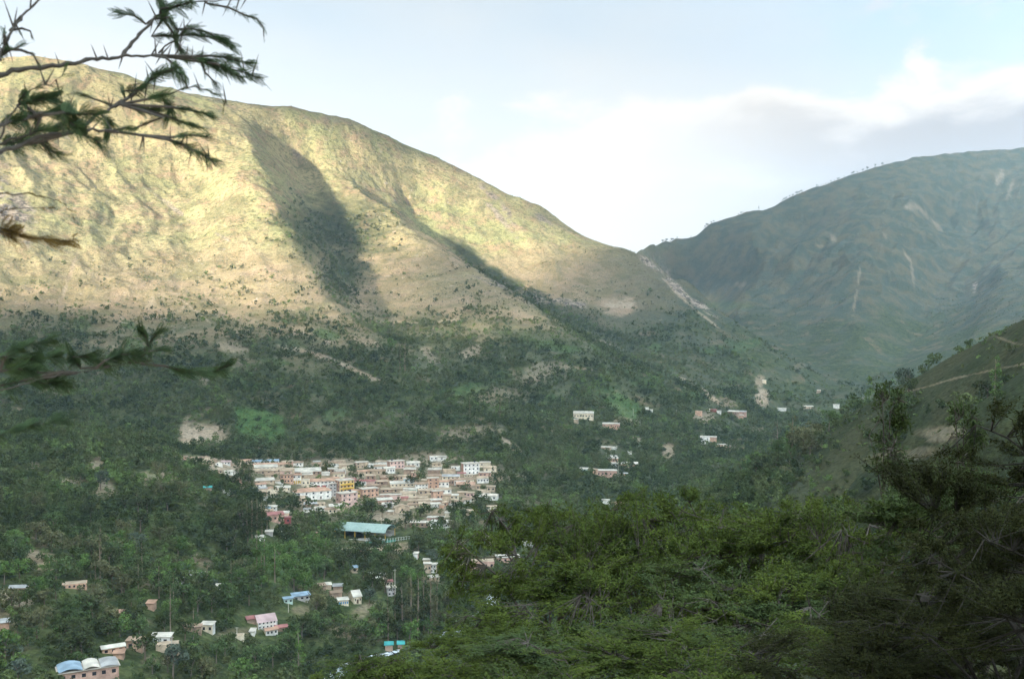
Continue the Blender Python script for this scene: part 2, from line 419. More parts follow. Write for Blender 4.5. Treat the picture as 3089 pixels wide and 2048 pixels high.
BARE += strokes([(2.2,.9,[(277,345),(310,352),(345,365),(382,382)]),(2,.9,[(680,376),(700,388),(722,404)]),(1.1,.9,[(860,268),(857,290),(853,312)]),(1.4,.9,[(904,250),(911,262),(914,284)]),(1.6,.9,[(918,206),(930,218),(942,230)]),
 (.9,.8,[(878,398),(902,392),(928,386),(947,380),(972,374),(998,368.6),(1040,360)]),(.9,.8,[(990,334),(1015,343),(1040,347)]),(1.3,.8,[(660,275),(690,305),(716,325)]),(1.6,.7,[(78,250),(68,280),(60,305)]),
 (1.2,.8,[(265,268),(285,274)]),(1,.6,[(380,322),(430,322),(470,318)]),(1.5,.7,[(180,310),(192,300)]),(2.5,.6,[(440,520),(425,510),(408,520)]),(1,.6,[(170,290),(210,322)]),(1.2,.6,[(610,372),(560,365)])])
BARE += [(205,375,4,12,15,.6),(150,305,4,9,20,.5),(118,296,3,9,0,.4),(240,318,20,4,15,.5),(300,330,12,4,20,.4),(360,340,14,6,0,.4)]
ROCK = strokes([(3,.9,[(480,185),(500,200),(515,225)]),(3,.8,[(490,205),(512,232)]),(3.5,.8,[(538,214),(555,232)]),(3,.9,[(480,278),(520,290),(550,298),(585,306)]),(3.2,1,[(640,256),(665,276),(690,298),(712,314)]),(2,.6,[(405,130),(430,140)]),(2,.7,[(150,190),(190,220)]),(1.5,.6,[(230,240),(210,230)])])
ROCK += [(8,205,18,34,-25,1.0),(300,153,8,2,0,.8),(540,300,14,4,10,.6),(975,287,2,5,10,1),(340,120,40,2,5,.4),(430,150,30,2,20,.4)]
CROP = [(618,404,20,9,25,1),(630,408,12,8,0,.9),(555,346,22,5,10,.7),(330,335,14,6,15,.8),(290,345,14,7,0,.3),(128,325,8,5,0,.8),(135,345,8,5,0,.7),(465,390,22,7,-10,.7),(500,377,14,6,0,.5),(45,482,22,9,0,.6),(300,562,38,24,10,.55),(690,394,14,5,20,.5),(80,325,10,5,0,.5),(700,312,14,4,0,.3),(730,305,22,4,0,.4),(130,510,28,7,25,.5),(210,445,14,6,0,.4)]
frng = random.Random(77)
for k in range(46):       # small plots and bare terraces scattered up the lower slopes
    x_, y_ = frng.uniform(5, 770), frng.uniform(338, 440)
    if 200 < x_ < 500 and y_ > 415: continue
    (CROP if frng.random() < .55 else BARE).append((x_, y_, frng.uniform(6, 17), frng.uniform(2.2, 5), frng.uniform(-20, 25), frng.uniform(.35, .7)))
for k in range(16): (CROP if frng.random() < .6 else BARE).append((frng.uniform(5, 210), frng.uniform(445, 600), frng.uniform(7, 20), frng.uniform(4, 9), frng.uniform(-10, 35), frng.uniform(.4, .7)))
bare, rock, crop = blobs(BARE), blobs(ROCK), blobs(CROP, 0.25)
fx_, fy_ = PX - 259, PY - 426
sqf = np.clip(np.minimum.reduce([fx_ + 25, 27 - fx_ - .15 * fy_, fy_ + 20 - .35 * fx_ * (fx_ > 0), 20 - fy_ - .2 * np.abs(fx_)]) / 2.5 + .6 * warp, 0, 1) * front
crop = np.maximum(crop * .85, sqf)
town_d = np.minimum(np.hypot((PX - 380) / 140, (PY - 487) / 34), np.hypot((PX - 240) / 60, (PY - 465) / 10))
town = np.where(front, np.clip(1.25 - town_d + 0.25 * warp, 0, 1), 0)
wood = 1 / (1 + np.exp((ZZ + 50 + 42 * fbm(GX / 130, GY / 130, 3, .6, 33)) / 14))
hol = np.where(front, np.clip(1.25 - np.minimum(np.hypot((PX - 335) / 56, (PY - 228) / 34), np.hypot((PX - 342) / 24, (PY - 272) / 32)) + 0.3 * warp, 0, 1), 0)
g2 = blobs(strokes([(7, .9, [(452, 240), (485, 268), (522, 291), (562, 312), (604, 334), (650, 350)])]), .8); hol = np.maximum(hol, g2)
clearing = np.clip((fbm(GX / 75, GY / 75, 4, .6, 35) - .12) / .25, 0, 1); clearing *= np.clip((GR - 820) / 200, .12, 1) * np.where((PX < 230) & (PY > 345), .25, 1); wood = wood * (1 - .6 * clearing)
gul = np.clip(-(gully - .1) * 1.1 + .25 * warp, 0, 1) * far * (GR > 900)  # darker scrub in gullies, also painting in relief shade that flat light leaves out
right = 1 - left
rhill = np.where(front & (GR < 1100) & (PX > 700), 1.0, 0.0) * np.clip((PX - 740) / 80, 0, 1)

v = np.concatenate([np.array([[0, 0, -1.75]]), np.stack([GX, GY, ZZ], -1).reshape(-1, 3)])
ii, jj = np.meshgrid(np.arange(nR - 1), np.arange(nA), indexing='ij')
j2 = (jj + 1) % nA
quads = np.stack([1 + ii * nA + jj, 1 + ii * nA + j2, 1 + (ii + 1) * nA + j2, 1 + (ii + 1) * nA + jj], -1).reshape(-1, 4)[:, ::-1]
fan = np.array([[0, 1 + (j + 1) % nA, 1 + j, 1 + j] for j in range(0)])

def terrain_material():
    m = bpy.data.materials.new("hillside_ground"); m.use_nodes = True; t = m.node_tree; t.nodes.clear(); g = NT(t)
    pos = g.n('ShaderNodeNewGeometry').outputs['Position']
    A = lambda n: g.n('ShaderNodeAttribute', attribute_name=n).outputs['Fac']
    big = g.noise(pos, 1 / 260, 5, .6, .5); mid = g.noise(pos, 1 / 45, 6, .62); fine = g.noise(pos, 1 / 9, 5, .65); tiny = g.noise(pos, 1 / 2.2, 4, .6)
    dry = g.mix(g.mr(big, .40, .62), (.44, .37, .195), (.33, .325, .15))
    dry = g.mix(g.mr(mid, .44, .66), dry, (.36, .26, .155))
    dry = g.mix(g.m('MULTIPLY', g.mr(fine, .50, .60), .8), dry, (.15, .155, .07))
    scrub = g.mix(g.mr(big, .38, .6), (.125, .13, .07), (.18, .155, .092))
    scrub = g.mix(g.mr(mid, .42, .62), scrub, (.085, .105, .055))
    scrub = g.mix(g.m('MULTIPLY', g.mr(fine, .54, .66), .7), scrub, (.16, .13, .075))
    floor = g.mix(g.mr(fine, .42, .62), (.045, .062, .025), (.09, .105, .042))
    floor = g.mix(g.mr(mid, .55, .68), floor, (.17, .135, .08))
    zz_ = g.n('ShaderNodeSeparateXYZ'); g.link(pos, zz_.inputs[0]); low = g.mr(g.m('ADD', zz_.outputs[2], g.m('MULTIPLY', g.m('SUBTRACT', big, .5), 340.0)), 190.0, 10.0)
    dry = g.mix(g.m('MULTIPLY', low, .8), dry, g.mix(g.mr(mid, .42, .6), (.35, .25, .17), (.25, .205, .115)))
    patch = g.noise(pos, 1 / 110, 6, .68, .8); dry = g.mix(g.m('MULTIPLY', g.mr(patch, .53, .63), .6), dry, (.17, .165, .08))
    far_green = g.mix(g.mr(mid, .4, .62), (.07, .088, .06), (.125, .115, .07)); scrub = g.mix(A('far_side'), scrub, far_green)
    col = g.mix(A('scrub'), dry, scrub)
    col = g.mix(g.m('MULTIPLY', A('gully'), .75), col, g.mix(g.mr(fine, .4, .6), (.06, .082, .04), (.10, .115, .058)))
    col = g.mix(A('wood'), col, floor)
    soil = g.mix(g.mr(mid, .4, .6), (.40, .29, .195), (.48, .38, .28))
    soil = g.mix(g.m('MULTIPLY', g.mr(fine, .55, .65), .6), soil, (.10, .09, .05))
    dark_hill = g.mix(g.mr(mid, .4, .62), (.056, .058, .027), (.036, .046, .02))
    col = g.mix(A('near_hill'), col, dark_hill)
    col = g.mix(g.m('MULTIPLY', A('bare'), g.mr(fine, .22, .40)), col, soil)
    rk = g.mix(g.mr(fine, .42, .56), (.12, .10, .085), (.40, .33, .26))
    col = g.mix(g.m('MULTIPLY', A('rock'), g.mr(mid, .36, .50)), col, rk)
    cr = g.mix(g.mr(fine, .4, .62), (.06, .115, .038), (.095, .15, .05))
    col = g.mix(A('crop'), col, cr)
    stone = g.noise(pos, 1 / 13, 3, .6, .4); col = g.mix(g.m('MULTIPLY', g.mr(stone, .66, .70), g.m('SUBTRACT', .8, g.m('ADD', A('wood'), g.m('ADD', A('near_hill'), g.m('MULTIPLY', A('far_side'), .6))), clamp=True)), col, (.42, .36, .28))
    f = g.mr(tiny, .3, .7, .62, 1.38, 'LINEAR')
    vm = g.n('ShaderNodeVectorMath', operation='SCALE'); g.link(col, vm.inputs[0]); g.link(f, vm.inputs['Scale'])
    bs = g.n('ShaderNodeBsdfPrincipled'); g.link(vm.outputs[0], bs.inputs['Base Color']); bs.inputs['Roughness'].default_value = 1; bs.inputs['Specular IOR Level'].default_value = .05
    b1 = g.n('ShaderNodeBump'); b1.inputs['Strength'].default_value = .8; b1.inputs['Distance'].default_value = 9.0; g.link(mid, b1.inputs['Height'])
    b2 = g.n('ShaderNodeBump'); b2.inputs['Strength'].default_value = .8; b2.inputs['Distance'].default_value = 2.6; g.link(fine, b2.inputs['Height']); g.link(b1.outputs[0], b2.inputs['Normal'])
    g.link(b2.outputs[0], bs.inputs['Normal'])
    out = g.n('ShaderNodeOutputMaterial'); g.link(bs.outputs[0], out.inputs[0])
    return m
tm = mesh_np("terrain", v, quads, terrain_material(), smooth=True)
ex = lambda a: np.r_[0, np.asarray(a, float).ravel()]
scr = np.clip(right + hol * 1.0 + np.clip((-ZZ - 5 + 30 * fbm(GX / 160, GY / 160, 3, .6, 51)) / 70, 0, 1), 0, 1)
fattr(tm, 'scrub', ex(scr)); fattr(tm, 'wood', ex(np.maximum(wood, hol * .85) * (1 - town) * (1 - rhill))); fattr(tm, 'bare', ex(np.maximum(bare * np.where((GX > 500) | (PX > 850), .42, .8), town * np.clip(.55 + .5 * warp, .1, .85))))
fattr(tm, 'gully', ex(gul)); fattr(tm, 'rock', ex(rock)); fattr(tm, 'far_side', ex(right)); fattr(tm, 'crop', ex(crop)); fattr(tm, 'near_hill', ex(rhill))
terrain = put("terrain", tm); tag(terrain, kind='structure')

# ------------------------------------------------------------------ houses
WALLS = {'w': ("white", (.85, .81, .73)), 'c': ("cream", (.76, .64, .47)), 't': ("tan adobe", (.56, .43, .30)), 'b': ("pink brick", (.60, .38, .29)), 'o': ("orange brick", (.62, .39, .27)),
         'y': ("yellow", (.78, .57, .27)), 'm': ("pale mint", (.55, .68, .60)), 'l': ("light blue", (.42, .58, .66)), 'g': ("grey concrete", (.50, .47, .43)), 'r': ("dark red", (.32, .09, .08)), 'n': ("brown", (.40, .28, .20)), 'k': ("faded pink", (.70, .48, .40))}
ROOFS = {'p': ("pale metal", (.66, .60, .50)), 'T': ("orange tile", (.56, .34, .23)), 'B': ("brown tile", (.40, .28, .19)), 'R': ("red metal", (.42, .18, .16)), 'K': ("pink metal", (.56, .40, .38)), 'U': ("blue metal", (.30, .40, .48)),
         'G': ("grey metal", (.44, .43, .41)), 'A': ("teal tarp", (.08, .42, .40)), 'S': ("concrete slab", (.64, .56, .46)), 'M': ("mud brown", (.52, .40, .28))}
wall_mats = {}; roof_mats = {}
for k, (nm, c) in WALLS.items():
    wall_mats[k] = material(nm.replace(' ', '_') + "_wall", c, .95, .3, .5, .3, tuple(q * (.72 if k in 'bont' else .84) for q in c), mix_scale=.22)
for k, (nm, c) in ROOFS.items():
    roof_mats[k] = material(nm.replace(' ', '_') + "_roof", c, .8, .3, .6, .4, tuple(q * .6 for q in c), mix_scale=.3)
glass_mat = material("dark_window", (.035, .035, .04), .25, .2, 1)
door_mat = material("timber_door", (.12, .07, .04), .8, .2, 2)
blue_mat = material("blue_paint", (.10, .28, .46), .7, .2, 2)
white_mat = material("white_paint", (.74, .74, .70), .7, .1, 2)
yellow_mat = material("yellow_paint", (.66, .42, .06), .6, .15, 1)
tank_mat = material("black_tank", (.05, .055, .07), .5, .1, 1)
REG = {'A': (540, 1340, 500 / 2365), 'B': (1000, 1340, 500 / 2365), 'C': (1200, 1600, 500 / 2365), 'D': (700, 1600, 500 / 2365), 'E': (1700, 1150, 800 / 2365), 'F': (0, 1366, 1030 / 2365), 'G': (1030, 1366, 1030 / 2365), 'H': (2060, 683, 1030 / 2365)}
def px_of(reg, x, y):
    ox, oy, s = REG[reg]; return (ox + x * s) / 3.0166, (oy + y * s) / 3.0166

def prism_wall(mb, w, d, h, prof, fr, sd):
    """walls as one closed block: prof is the outline of the left/right end (y,z) or front (x,z)"""
    pass
HOUSES = []          # (root, px, py, facts)
def house(reg, x0, x1, yt, yb, roof, wall, rc, win=None, yaw=None, label=None, depth=None, rise=.36, door=None, name="house", cat="house", extra=None, dsky=60, place=None):
    ax, ay = px_of(reg, x0, yb); bx, by = px_of(reg, x1, yb); _, ty = px_of(reg, x0, yt)
    cxp = (ax + bx) / 2
    X, D, gz = hit(cxp, ay, dsky) if place is None else place
    sc = D / F; W = max(2.2, (bx - ax) * sc); Hh = max(2.0, (ay - ty) * sc)
    if yaw is None: yaw = random.uniform(-14, 14)
    W *= 1.06 if reg in 'ABE' else .92; d = (depth or min(max(4.2, W * random.uniform(.5, .7)), 9)) * .85
    th = math.atan2(-X, D); rz = th + math.radians(yaw)                    # turned to face the viewer, then by yaw
    w = max(1.8, W / math.cos(math.radians(yaw)) - (d * abs(math.tan(math.radians(yaw))) if abs(yaw) > 16 else 0))
    w = max(w, W * .55)
    fx, fy = -math.sin(rz + math.pi) , math.cos(rz + math.pi)
    root = empty(name, (X - math.sin(th) * d / 2, D + math.cos(th) * d / 2, gz), rz)
    fr, sd = wall[0], wall[-1]
    mats = [wall_mats[fr], wall_mats[sd]]
    mb = MB(); hw, hd = w / 2, d / 2; zb = -2.5; rr = MB(); ov = .45; tk = .16
    mb.box(-hw, hw, -hd, hd, zb, Hh, faces=[1, 1, 0, 1, 1, 1])
    r = rise * hd
    if roof == 'F':
        rr.box(-hw - ov, hw + ov, -hd - ov, hd + ov, Hh, Hh + .28)
    elif roof == 'N':                                                       # walls left open at the top with a parapet
        rr.box(-hw + .2, hw - .2, -hd + .2, hd - .2, Hh - .55, Hh + .04)
    elif roof == 'G':
        v = [(-hw, -hd, Hh), (-hw, hd, Hh), (-hw, 0, Hh + r), (hw, -hd, Hh), (hw, hd, Hh), (hw, 0, Hh + r)]
        mb.add(v, [(0, 2, 1), (3, 4, 5)], 1)
        for sg in (-1, 1):
            y0, z0 = sg * (hd + ov), Hh - r * ov / hd; p = [(y0, z0), (0, Hh + r), (0, Hh + r + tk), (y0, z0 + tk)]
            vv = [(-hw - ov, a, b) for a, b in p] + [(hw + ov, a, b) for a, b in p]
            rr.add(vv, [(0, 1, 2, 3), (7, 6, 5, 4), (0, 4, 5, 1), (1, 5, 6, 2), (2, 6, 7, 3), (3, 7, 4, 0)])
    elif roof == 'Y':
        r = rise * hw
        v = [(-hw, -hd, Hh), (hw, -hd, Hh), (0, -hd, Hh + r), (-hw, hd, Hh), (hw, hd, Hh), (0, hd, Hh + r)]
        mb.add(v, [(0, 1, 2)], 0); mb.add(v, [(4, 3, 5)], 1)
        for sg in (-1, 1):
            xx, z0 = sg * (hw + ov), Hh - r * ov / hw; p = [(xx, z0), (0, Hh + r), (0, Hh + r + tk), (xx, z0 + tk)]
            vv = [(a, -hd - ov, b) for a, b in p] + [(a, hd + ov, b) for a, b in p]
            rr.add(vv, [(0, 1, 2, 3), (7, 6, 5, 4), (0, 4, 5, 1), (1, 5, 6, 2), (2, 6, 7, 3), (3, 7, 4, 0)])
    elif roof == 'H':
        q = min(hw * .55, hd); e = [(-hw - ov, -hd - ov, Hh), (hw + ov, -hd - ov, Hh), (hw + ov, hd + ov, Hh), (-hw - ov, hd + ov, Hh), (-hw + q, 0, Hh + r), (hw - q, 0, Hh + r)]
        rr.add(e, [(0, 1, 5, 4), (1, 2, 5), (2, 3, 4, 5), (3, 0, 4), (0, 3, 2, 1)])
    elif roof == 'S':
        z0, z1 = Hh + .02, Hh + .02 + r * .75; p = [(-hd - ov, z0), (hd + ov, z1), (hd + ov, z1 + tk), (-hd - ov, z0 + tk)]
        vv = [(-hw - ov, a, b) for a, b in p] + [(hw + ov, a, b) for a, b in p]
        rr.add(vv, [(0, 1, 2, 3), (7, 6, 5, 4), (0, 4, 5, 1), (1, 5, 6, 2), (2, 6, 7, 3), (3, 7, 4, 0)])
        vv = [(-hw, -hd, Hh), (-hw, hd, Hh), (-hw, hd, z1 - .2), (hw, -hd, Hh), (hw, hd, Hh), (hw, hd, z1 - .2)]
        mb.add(vv, [(0, 2, 1), (3, 4, 5), (1, 2, 5, 4)], 1)
    put("wall", mb.mesh("wall", mats), root)
    put("roof", rr.mesh("roof", [roof_mats[rc]]), root)
    rows, cols = win or (0, 0)
    if rows and W * F / D > 4:
        fh = Hh / rows; ww = min(1.3, w / cols * .42); wh = min(1.25, fh * .4)
        wm = MB(); wm.box(-ww / 2, ww / 2, -.05, .03, -wh / 2, wh / 2); wme = wm.mesh("window", [glass_mat])
        for a in range(rows):
            for b in range(cols):
                if (a == 0 and door is not None and b == door) or (not label and random.random() < .3): continue
                o = put("window", wme, root); o.location = (-hw + w * (b + .5) / cols + random.uniform(-.15, .15), -hd, fh * (a + .55))
        if abs(yaw) > 16:
            s = -1 if yaw < 0 else 1
            for a in range(rows):
                for b in range(max(1, int(d / 4))):
                    if random.random() < .6:
                        o = put("window", wme, root); o.rotation_euler.z = math.pi / 2; o.location = (-s * hw, -hd + d * (b + .5) / max(1, int(d / 4)), fh * (a + .55))
    if door is not None:
        dm = MB(); dm.box(-.55, .55, -.05, .03, 0, min(2.1, Hh * .7)); o = put("door", dm.mesh("door", [door_mat]), root)
        o.location = (-hw + w * (door + .5) / max(1, cols or 3), -hd, 0.02)
    facts = dict(w=w, d=d, h=Hh, wall=WALLS[fr][0], side=WALLS[sd][0], roof=roof, rc=ROOFS[rc][0], label=label, rows=rows, W=W)
    if label: tag(root, label, cat, "houses of the valley town")
    else: tag(root, None, cat, "houses of the valley town")
    HOUSES.append((root, cxp, (ay + ty) / 2, facts))
    if extra: extra(root, w, d, Hh)
    return root

def tank(x, y, r=.7, h=1.5):
    def f(root, w, d, H):
        m = MB(); m.tube([(0, 0, 0), (0, 0, h * .85), (0, 0, h)], [r, r, r * .5], 10); o = put("water_tank", m.mesh("water_tank", [tank_mat]), root); o.location = (x * w / 2, y * d / 2, H + .28)
    return f
def balconies(rows):
    def f(root, w, d, H):
        fh = H / rows
        for a in range(1, rows):
            m = MB(); z = fh * a; m.box(-w * .42, w * .42, -1.3, 0, z - .12, z + .02)
            m.box(-w * .42, w * .42, -1.3, -1.22, z + .02, z + .9); o = put("balcony", m.mesh("balcony", [yellow_mat]), root); o.location = (0, -d / 2, 0)
    return f
def band(z0, z1, mat):
    def f(root, w, d, H):
        n = 5; m = MB(); m.box(-w / n * .3, w / n * .3, -.06, .02, z0 * H, z1 * H); me = m.mesh("panel", [mat])
        for k in range(n): o = put("panel", me, root); o.location = (-w / 2 + w * (k + .5) / n, -d / 2, 0)
    return f
def posts(n, mat):
    def f(root, w, d, H):
        m = MB(); m.box(-.12, .12, -.12, .12, -.3, H); me = m.mesh("column", [mat])
        for k in range(n): o = put("column", me, root); o.location = (-w / 2 + w * k / (n - 1), -d / 2 - .8, 0)
    return f

H = house
# --- upper left of the town
H('A', 30, 112, 188, 216, 'G', 'b', 'B'); H('A', 140, 335, 202, 236, 'G', 'c', 'B', (1, 4), 6); H('A', 335, 435, 188, 240, 'Y', 'c', 'B', (1, 2), -8)
H('A', 360, 470, 236, 282, 'G', 't', 'M', (1, 2)); H('A', 470, 540, 222, 270, 'Y', 't', 'M'); H('A', 520, 612, 262, 312, 'Y', 'w', 'M', (1, 2), 10)
H('A', 612, 735, 245, 288, 'G', 'wk', 'K', (1, 3), -10, "small white house under a faded pink metal roof beside tall trees"); H('A', 885, 1030, 225, 290, 'G', 'c', 'T', (1, 3), 4)
H('A', 1060, 1408, 238, 276, 'G', 'w', 'U', (1, 9), 2, "long low school with blue metal roof and row of white posts", 7, extra=posts(12, white_mat), cat="school", name="school_building")
H('A', 1030, 1470, 298, 322, 'G', 'c', 'T', (1, 7), 0, "long low house with orange tile roof in front of blue roofed school", 8)
H('A', 1090, 1390, 322, 370, 'S', 'w', 'p', (1, 6), 3, "long white house under pale sloping roof below the orange tiled row", 9)
H('A', 1080, 1395, 372, 424, 'G', 't', 'M', (1, 4)); H('A', 1395, 1640, 345, 402, 'N', 't', 'M', (1, 3)); H('A', 1230, 1400, 425, 470, 'G', 't', 'B', (1, 3))
H('A', 1640, 2010, 385, 432, 'S', 'n', 'p', (1, 6), 4, "large shed with broad pale grey roof above the ochre brick block", 11, .55, name="shed", cat="shed")
H('A', 1450, 1622, 432, 552, 'F', 'o', 'B', (2, 4), 6, "ochre brick two storey block with a dark flat roof edge")
H('A', 1615, 1740, 432, 565, 'G', 'wy', 'T', (2, 2), -5, "narrow two storey house with white front and orange tile roof", extra=band(.02, .36, yellow_mat))
H('A', 1742, 1900, 432, 525, 'F', 't', 'S', (2, 3), 5); H('A', 1750, 1862, 500, 600, 'N', 'c', 'S', (1, 2), 4)
H('A', 1862, 2275, 520, 614, 'G', 'w', 'T', (2, 8), 3, "long two storey school with orange tile roof and red panels below", 10, extra=band(.02, .36, wall_mats['r']), cat="school", name="school_building")
H('A', 1662, 2140, 668, 784, 'H', 'w', 'T', (2, 5), 14, "white two storey house with orange hipped tile roof and balcony windows", 11, .5, door=3)
H('A', 1380, 1480, 522, 568, 'G', 'w', 'M'); H('A', 1130, 1250, 628, 684, 'G', 't', 'G', (1, 2)); H('A', 1245, 1390, 632, 712, 'Y', 'ct', 'T', (1, 2), 12); H('A', 985, 1245, 672, 722, 'G', 'n', 'M', (1, 4))
H('A', 1385, 1580, 615, 660, 'S', 'c', 'p', (1, 5), 0); H('A', 1470, 1805, 768, 836, 'G', 't', 'M', (1, 4), -6); H('A', 655, 765, 392, 436, 'S', 'w', 'p'); H('A', 795, 850, 380, 452, 'F', 'w', 'S', (2, 1))
H('A', 690, 790, 492, 560, 'N', 'b', 'M', (1, 3)); H('A', 790, 895, 486, 566, 'F', 'b', 'S', (1, 3)); H('A', 350, 470, 396, 424, 'S', 'c', 'M'); H('A', 480, 605, 372, 424, 'G', 't', 'M', (1, 3))
H('A', 1095, 1345, 532, 560, 'S', 't', 'p', (1, 3), 5); H('A', 1100, 1235, 578, 612, 'G', 'w', 'T', (1, 3)); H('A', 1215, 1330, 776, 806, 'S', 'w', 'p'); H('A', 1240, 1300, 875, 930, 'F', 'l', 'p'); H('A', 1300, 1392, 890, 935, 'S', 'w', 'p', (1, 2)); H('A', 1228, 1340, 935, 985, 'G', 't', 'M')
H('A', 1250, 1480, 1006, 1112, 'S', 'b', 'R', (1, 3), 8, "brick house with bright red metal roof below the town's left end"); H('A', 1380, 1560, 985, 1080, 'S', 'co', 'p', (2, 2), -8); H('A', 1470, 1592, 1040, 1130, 'F', 'r', 'R', (1, 2))
H('A', 1095, 1220, 1335, 1376, 'S', 'w', 'p', None, 18); H('A', 1240, 1335, 1256, 1294, 'S', 'g', 'p'); H('A', 1312, 1512, 1284, 1318, 'S', 'c', 'p', None, 16, depth=7); H('A', 628, 716, 690, 718, 'S', 'w', 'p'); H('A', 358, 462, 640, 664, 'S', 'n', 'A', None, 0, "low hut covered by a bright teal tarp among dark trees", name="hut", cat="hut")
H('A', 1968, 2095, 1268, 1310, 'S', 't', 'T'); H('A', 2150, 2350, 880, 925, 'G', 'c', 'p', (1, 3), 4, "low house with broad white metal roof below the tall pink building", 8); H('A', 2085, 2240, 920, 985, 'G', 'c', 'B', (1, 3)); H('A', 1940, 2080, 905, 944, 'S', 'w', 'p', (1, 3)); H('A', 1785, 1900, 935, 975, 'S', 'w', 'G'); H('A', 1790, 1960, 850, 892, 'S', 'n', 'G'); H('A', 1950, 2070, 842, 880, 'G', 'c', 'M', (1, 2))
H('A', 2148, 2245, 560, 742, 'F', 'g', 'S', (4, 2), 0, "bare grey concrete frame of four open floors beside tall building")
H('A', 1920, 2010, 252, 278, 'S', 't', 'G'); H('A', 2215, 2365, 225, 268, 'N', 't', 'M'); H('A', 2045, 2140, 405, 440, 'S', 'w', 'p', (1, 2)); H('A', 1750, 1890, 404, 440, 'F', 'm', 'S', (1, 3))
# --- middle of the town
H('B', 60, 318, 512, 742, 'F', 'yb', 'S', (4, 4), 24, "tall four storey building, yellow balconies in front and pink brick side", 10, extra=balconies(4), cat="apartment building", name="apartment_building")
H('B', 72, 366, 695, 884, 'F', 'kb', 'S', (3, 3), 30, "pink brick three storey block with square dark windows below yellow building", 10, extra=tank(.5, .2), cat="apartment building", name="apartment_building")
H('B', 270, 418, 655, 748, 'G', 'y', 'T', (1, 3), -4, "yellow house with orange tile roof beside the tall building")
H('B', 402, 665, 630, 756, 'F', 'ob', 'S', (2, 4), 22, "brick house with three dark windows under overhanging concrete slab", door=0)
H('B', 335, 490, 520, 575, 'G', 'wr', 'R', (1, 4), 3); H('B', 490, 640, 520, 575, 'G', 'kr', 'R', (1, 4), 3); H('B', 640, 795, 528, 582, 'G', 'n', 'M', (1, 3)); H('B', 190, 335, 500, 560, 'G', 'r', 'R', (1, 2)); H('B', 0, 98, 478, 525, 'G', 'w', 'T', (1, 2))
H('B', 348, 512, 252, 336, 'F', 'tb', 'p', (2, 3), 14); H('B', 482, 588, 290, 336, 'S', 'w', 'p', (1, 3)); H('B', 600, 712, 290, 330, 'S', 'c', 'p', (1, 3)); H('B', 712, 790, 298, 335, 'S', 'w', 'p')
H('B', 800, 1036, 238, 345, 'F', 'kb', 'S', (2, 4), 20, "pink two storey house with water tank standing on open posts", extra=tank(-.5, .1)); H('B', 752, 902, 332, 410, 'G', 'w', 'p', (1, 4), 3, "bright white house with small windows below the pink tank house")
H('B', 545, 760, 372, 432, 'G', 't', 'B', (1, 4)); H('B', 1395, 1505, 160, 238, 'N', 'wb', 'M', (1, 2), 16); H('B', 1522, 1632, 176, 238, 'S', 'w', 'p', (1, 1), -10, "small white box house at the top of the town")
H('B', 1852, 2105, 268, 430, 'F', 'wb', 'S', (3, 4), 18, "white three storey block with brick side wall and dark windows", 9, extra=tank(.6, .3), cat="apartment building", name="apartment_building")
H('B', 2105, 2275, 398, 460, 'F', 'b', 'S', (1, 3), 0); H('B', 1592, 1760, 352, 430, 'N', 't', 'M', None, 10, "roofless tan adobe walls left of the white three storey block")
H('B', 1592, 1822, 455, 505, 'G', 'c', 'G', (1, 4), -6, "house with wide grey metal roof below the roofless adobe walls"); H('B', 1800, 1910, 410, 450, 'S', 't', 'R'); H('B', 1900, 2010, 432, 462, 'F', 'c', 'S', (1, 3))
H('B', 700, 960, 462, 520, 'G', 'n', 'B', (1, 5)); H('B', 960, 1115, 440, 515, 'N', 't', 'M', (1, 2)); H('B', 1032, 1165, 492, 545, 'F', 'l', 'S', (1, 2), 4, "light blue house with two wide dark windows and slab roof")
H('B', 850, 1165, 562, 605, 'S', 'c', 'p', (1, 6), 4, "long cream house with pale sloping roof below light blue house"); H('B', 1195, 1370, 562, 646, 'G', 'w', 'B', (2, 4), 4, "white two storey house with brown tile roof and small windows")
H('B', 1372, 1522, 478, 625, 'F', 'o', 'S', (3, 2), 8, "orange brick three storey house with open top floor and slab"); H('B', 1525, 1672, 530, 610, 'G', 'w', 'T', (1, 3), 0); H('B', 1675, 1750, 500, 580, 'G', 'n', 'B', (1, 2)); H('B', 1750, 1905, 505, 585, 'G', 'w', 'B', (1, 4), 8); H('B', 1905, 2025, 495, 555, 'G', 'c', 'B', (1, 3))
H('B', 2080, 2235, 478, 552, 'G', 'w', 'M', (1, 4), 6, "white house with arched openings at the right end of town"); H('B', 1790, 2040, 568, 606, 'G', 'n', 'T', (1, 5)); H('B', 2000, 2110, 590, 645, 'G', 't', 'B', (1, 2)); H('B', 2100, 2200, 655, 700, 'G', 'c', 'M', (1, 2))
H('B', 1240, 1430, 650, 715, 'G', 't', 'M', (1, 3)); H('B', 1425, 1592, 665, 776, 'F', 'ob', 'S', (2, 3), 22); H('B', 1592, 1700, 722, 800, 'G', 't', 'B', (1, 2)); H('B', 1700, 1805, 722, 785, 'S', 'c', 'p', (1, 2)); H('B', 1805, 1930, 680, 735, 'G', 't', 'M', (1, 3)); H('B', 1930, 2030, 690, 745, 'S', 'k', 'M', (1, 2))
H('B', 700, 845, 722, 810, 'F', 'b', 'S', (1, 3), 6); H('B', 840, 985, 718, 806, 'F', 'k', 'S', (1, 2), -3); H('B', 985, 1195, 692, 756, 'G', 'ct', 'M', (1, 4), 6); H('B', 978, 1090, 765, 798, 'S', 'b', 'R', None, 4, "low house under a bright coral red metal roof"); H('B', 660, 860, 790, 845, 'S', 'b', 'p', (1, 4)); H('B', 1195, 1370, 755, 815, 'G', 't', 'M', (1, 3)); H('B', 730, 880, 850, 900, 'S', 'g', 'p', (1, 2))
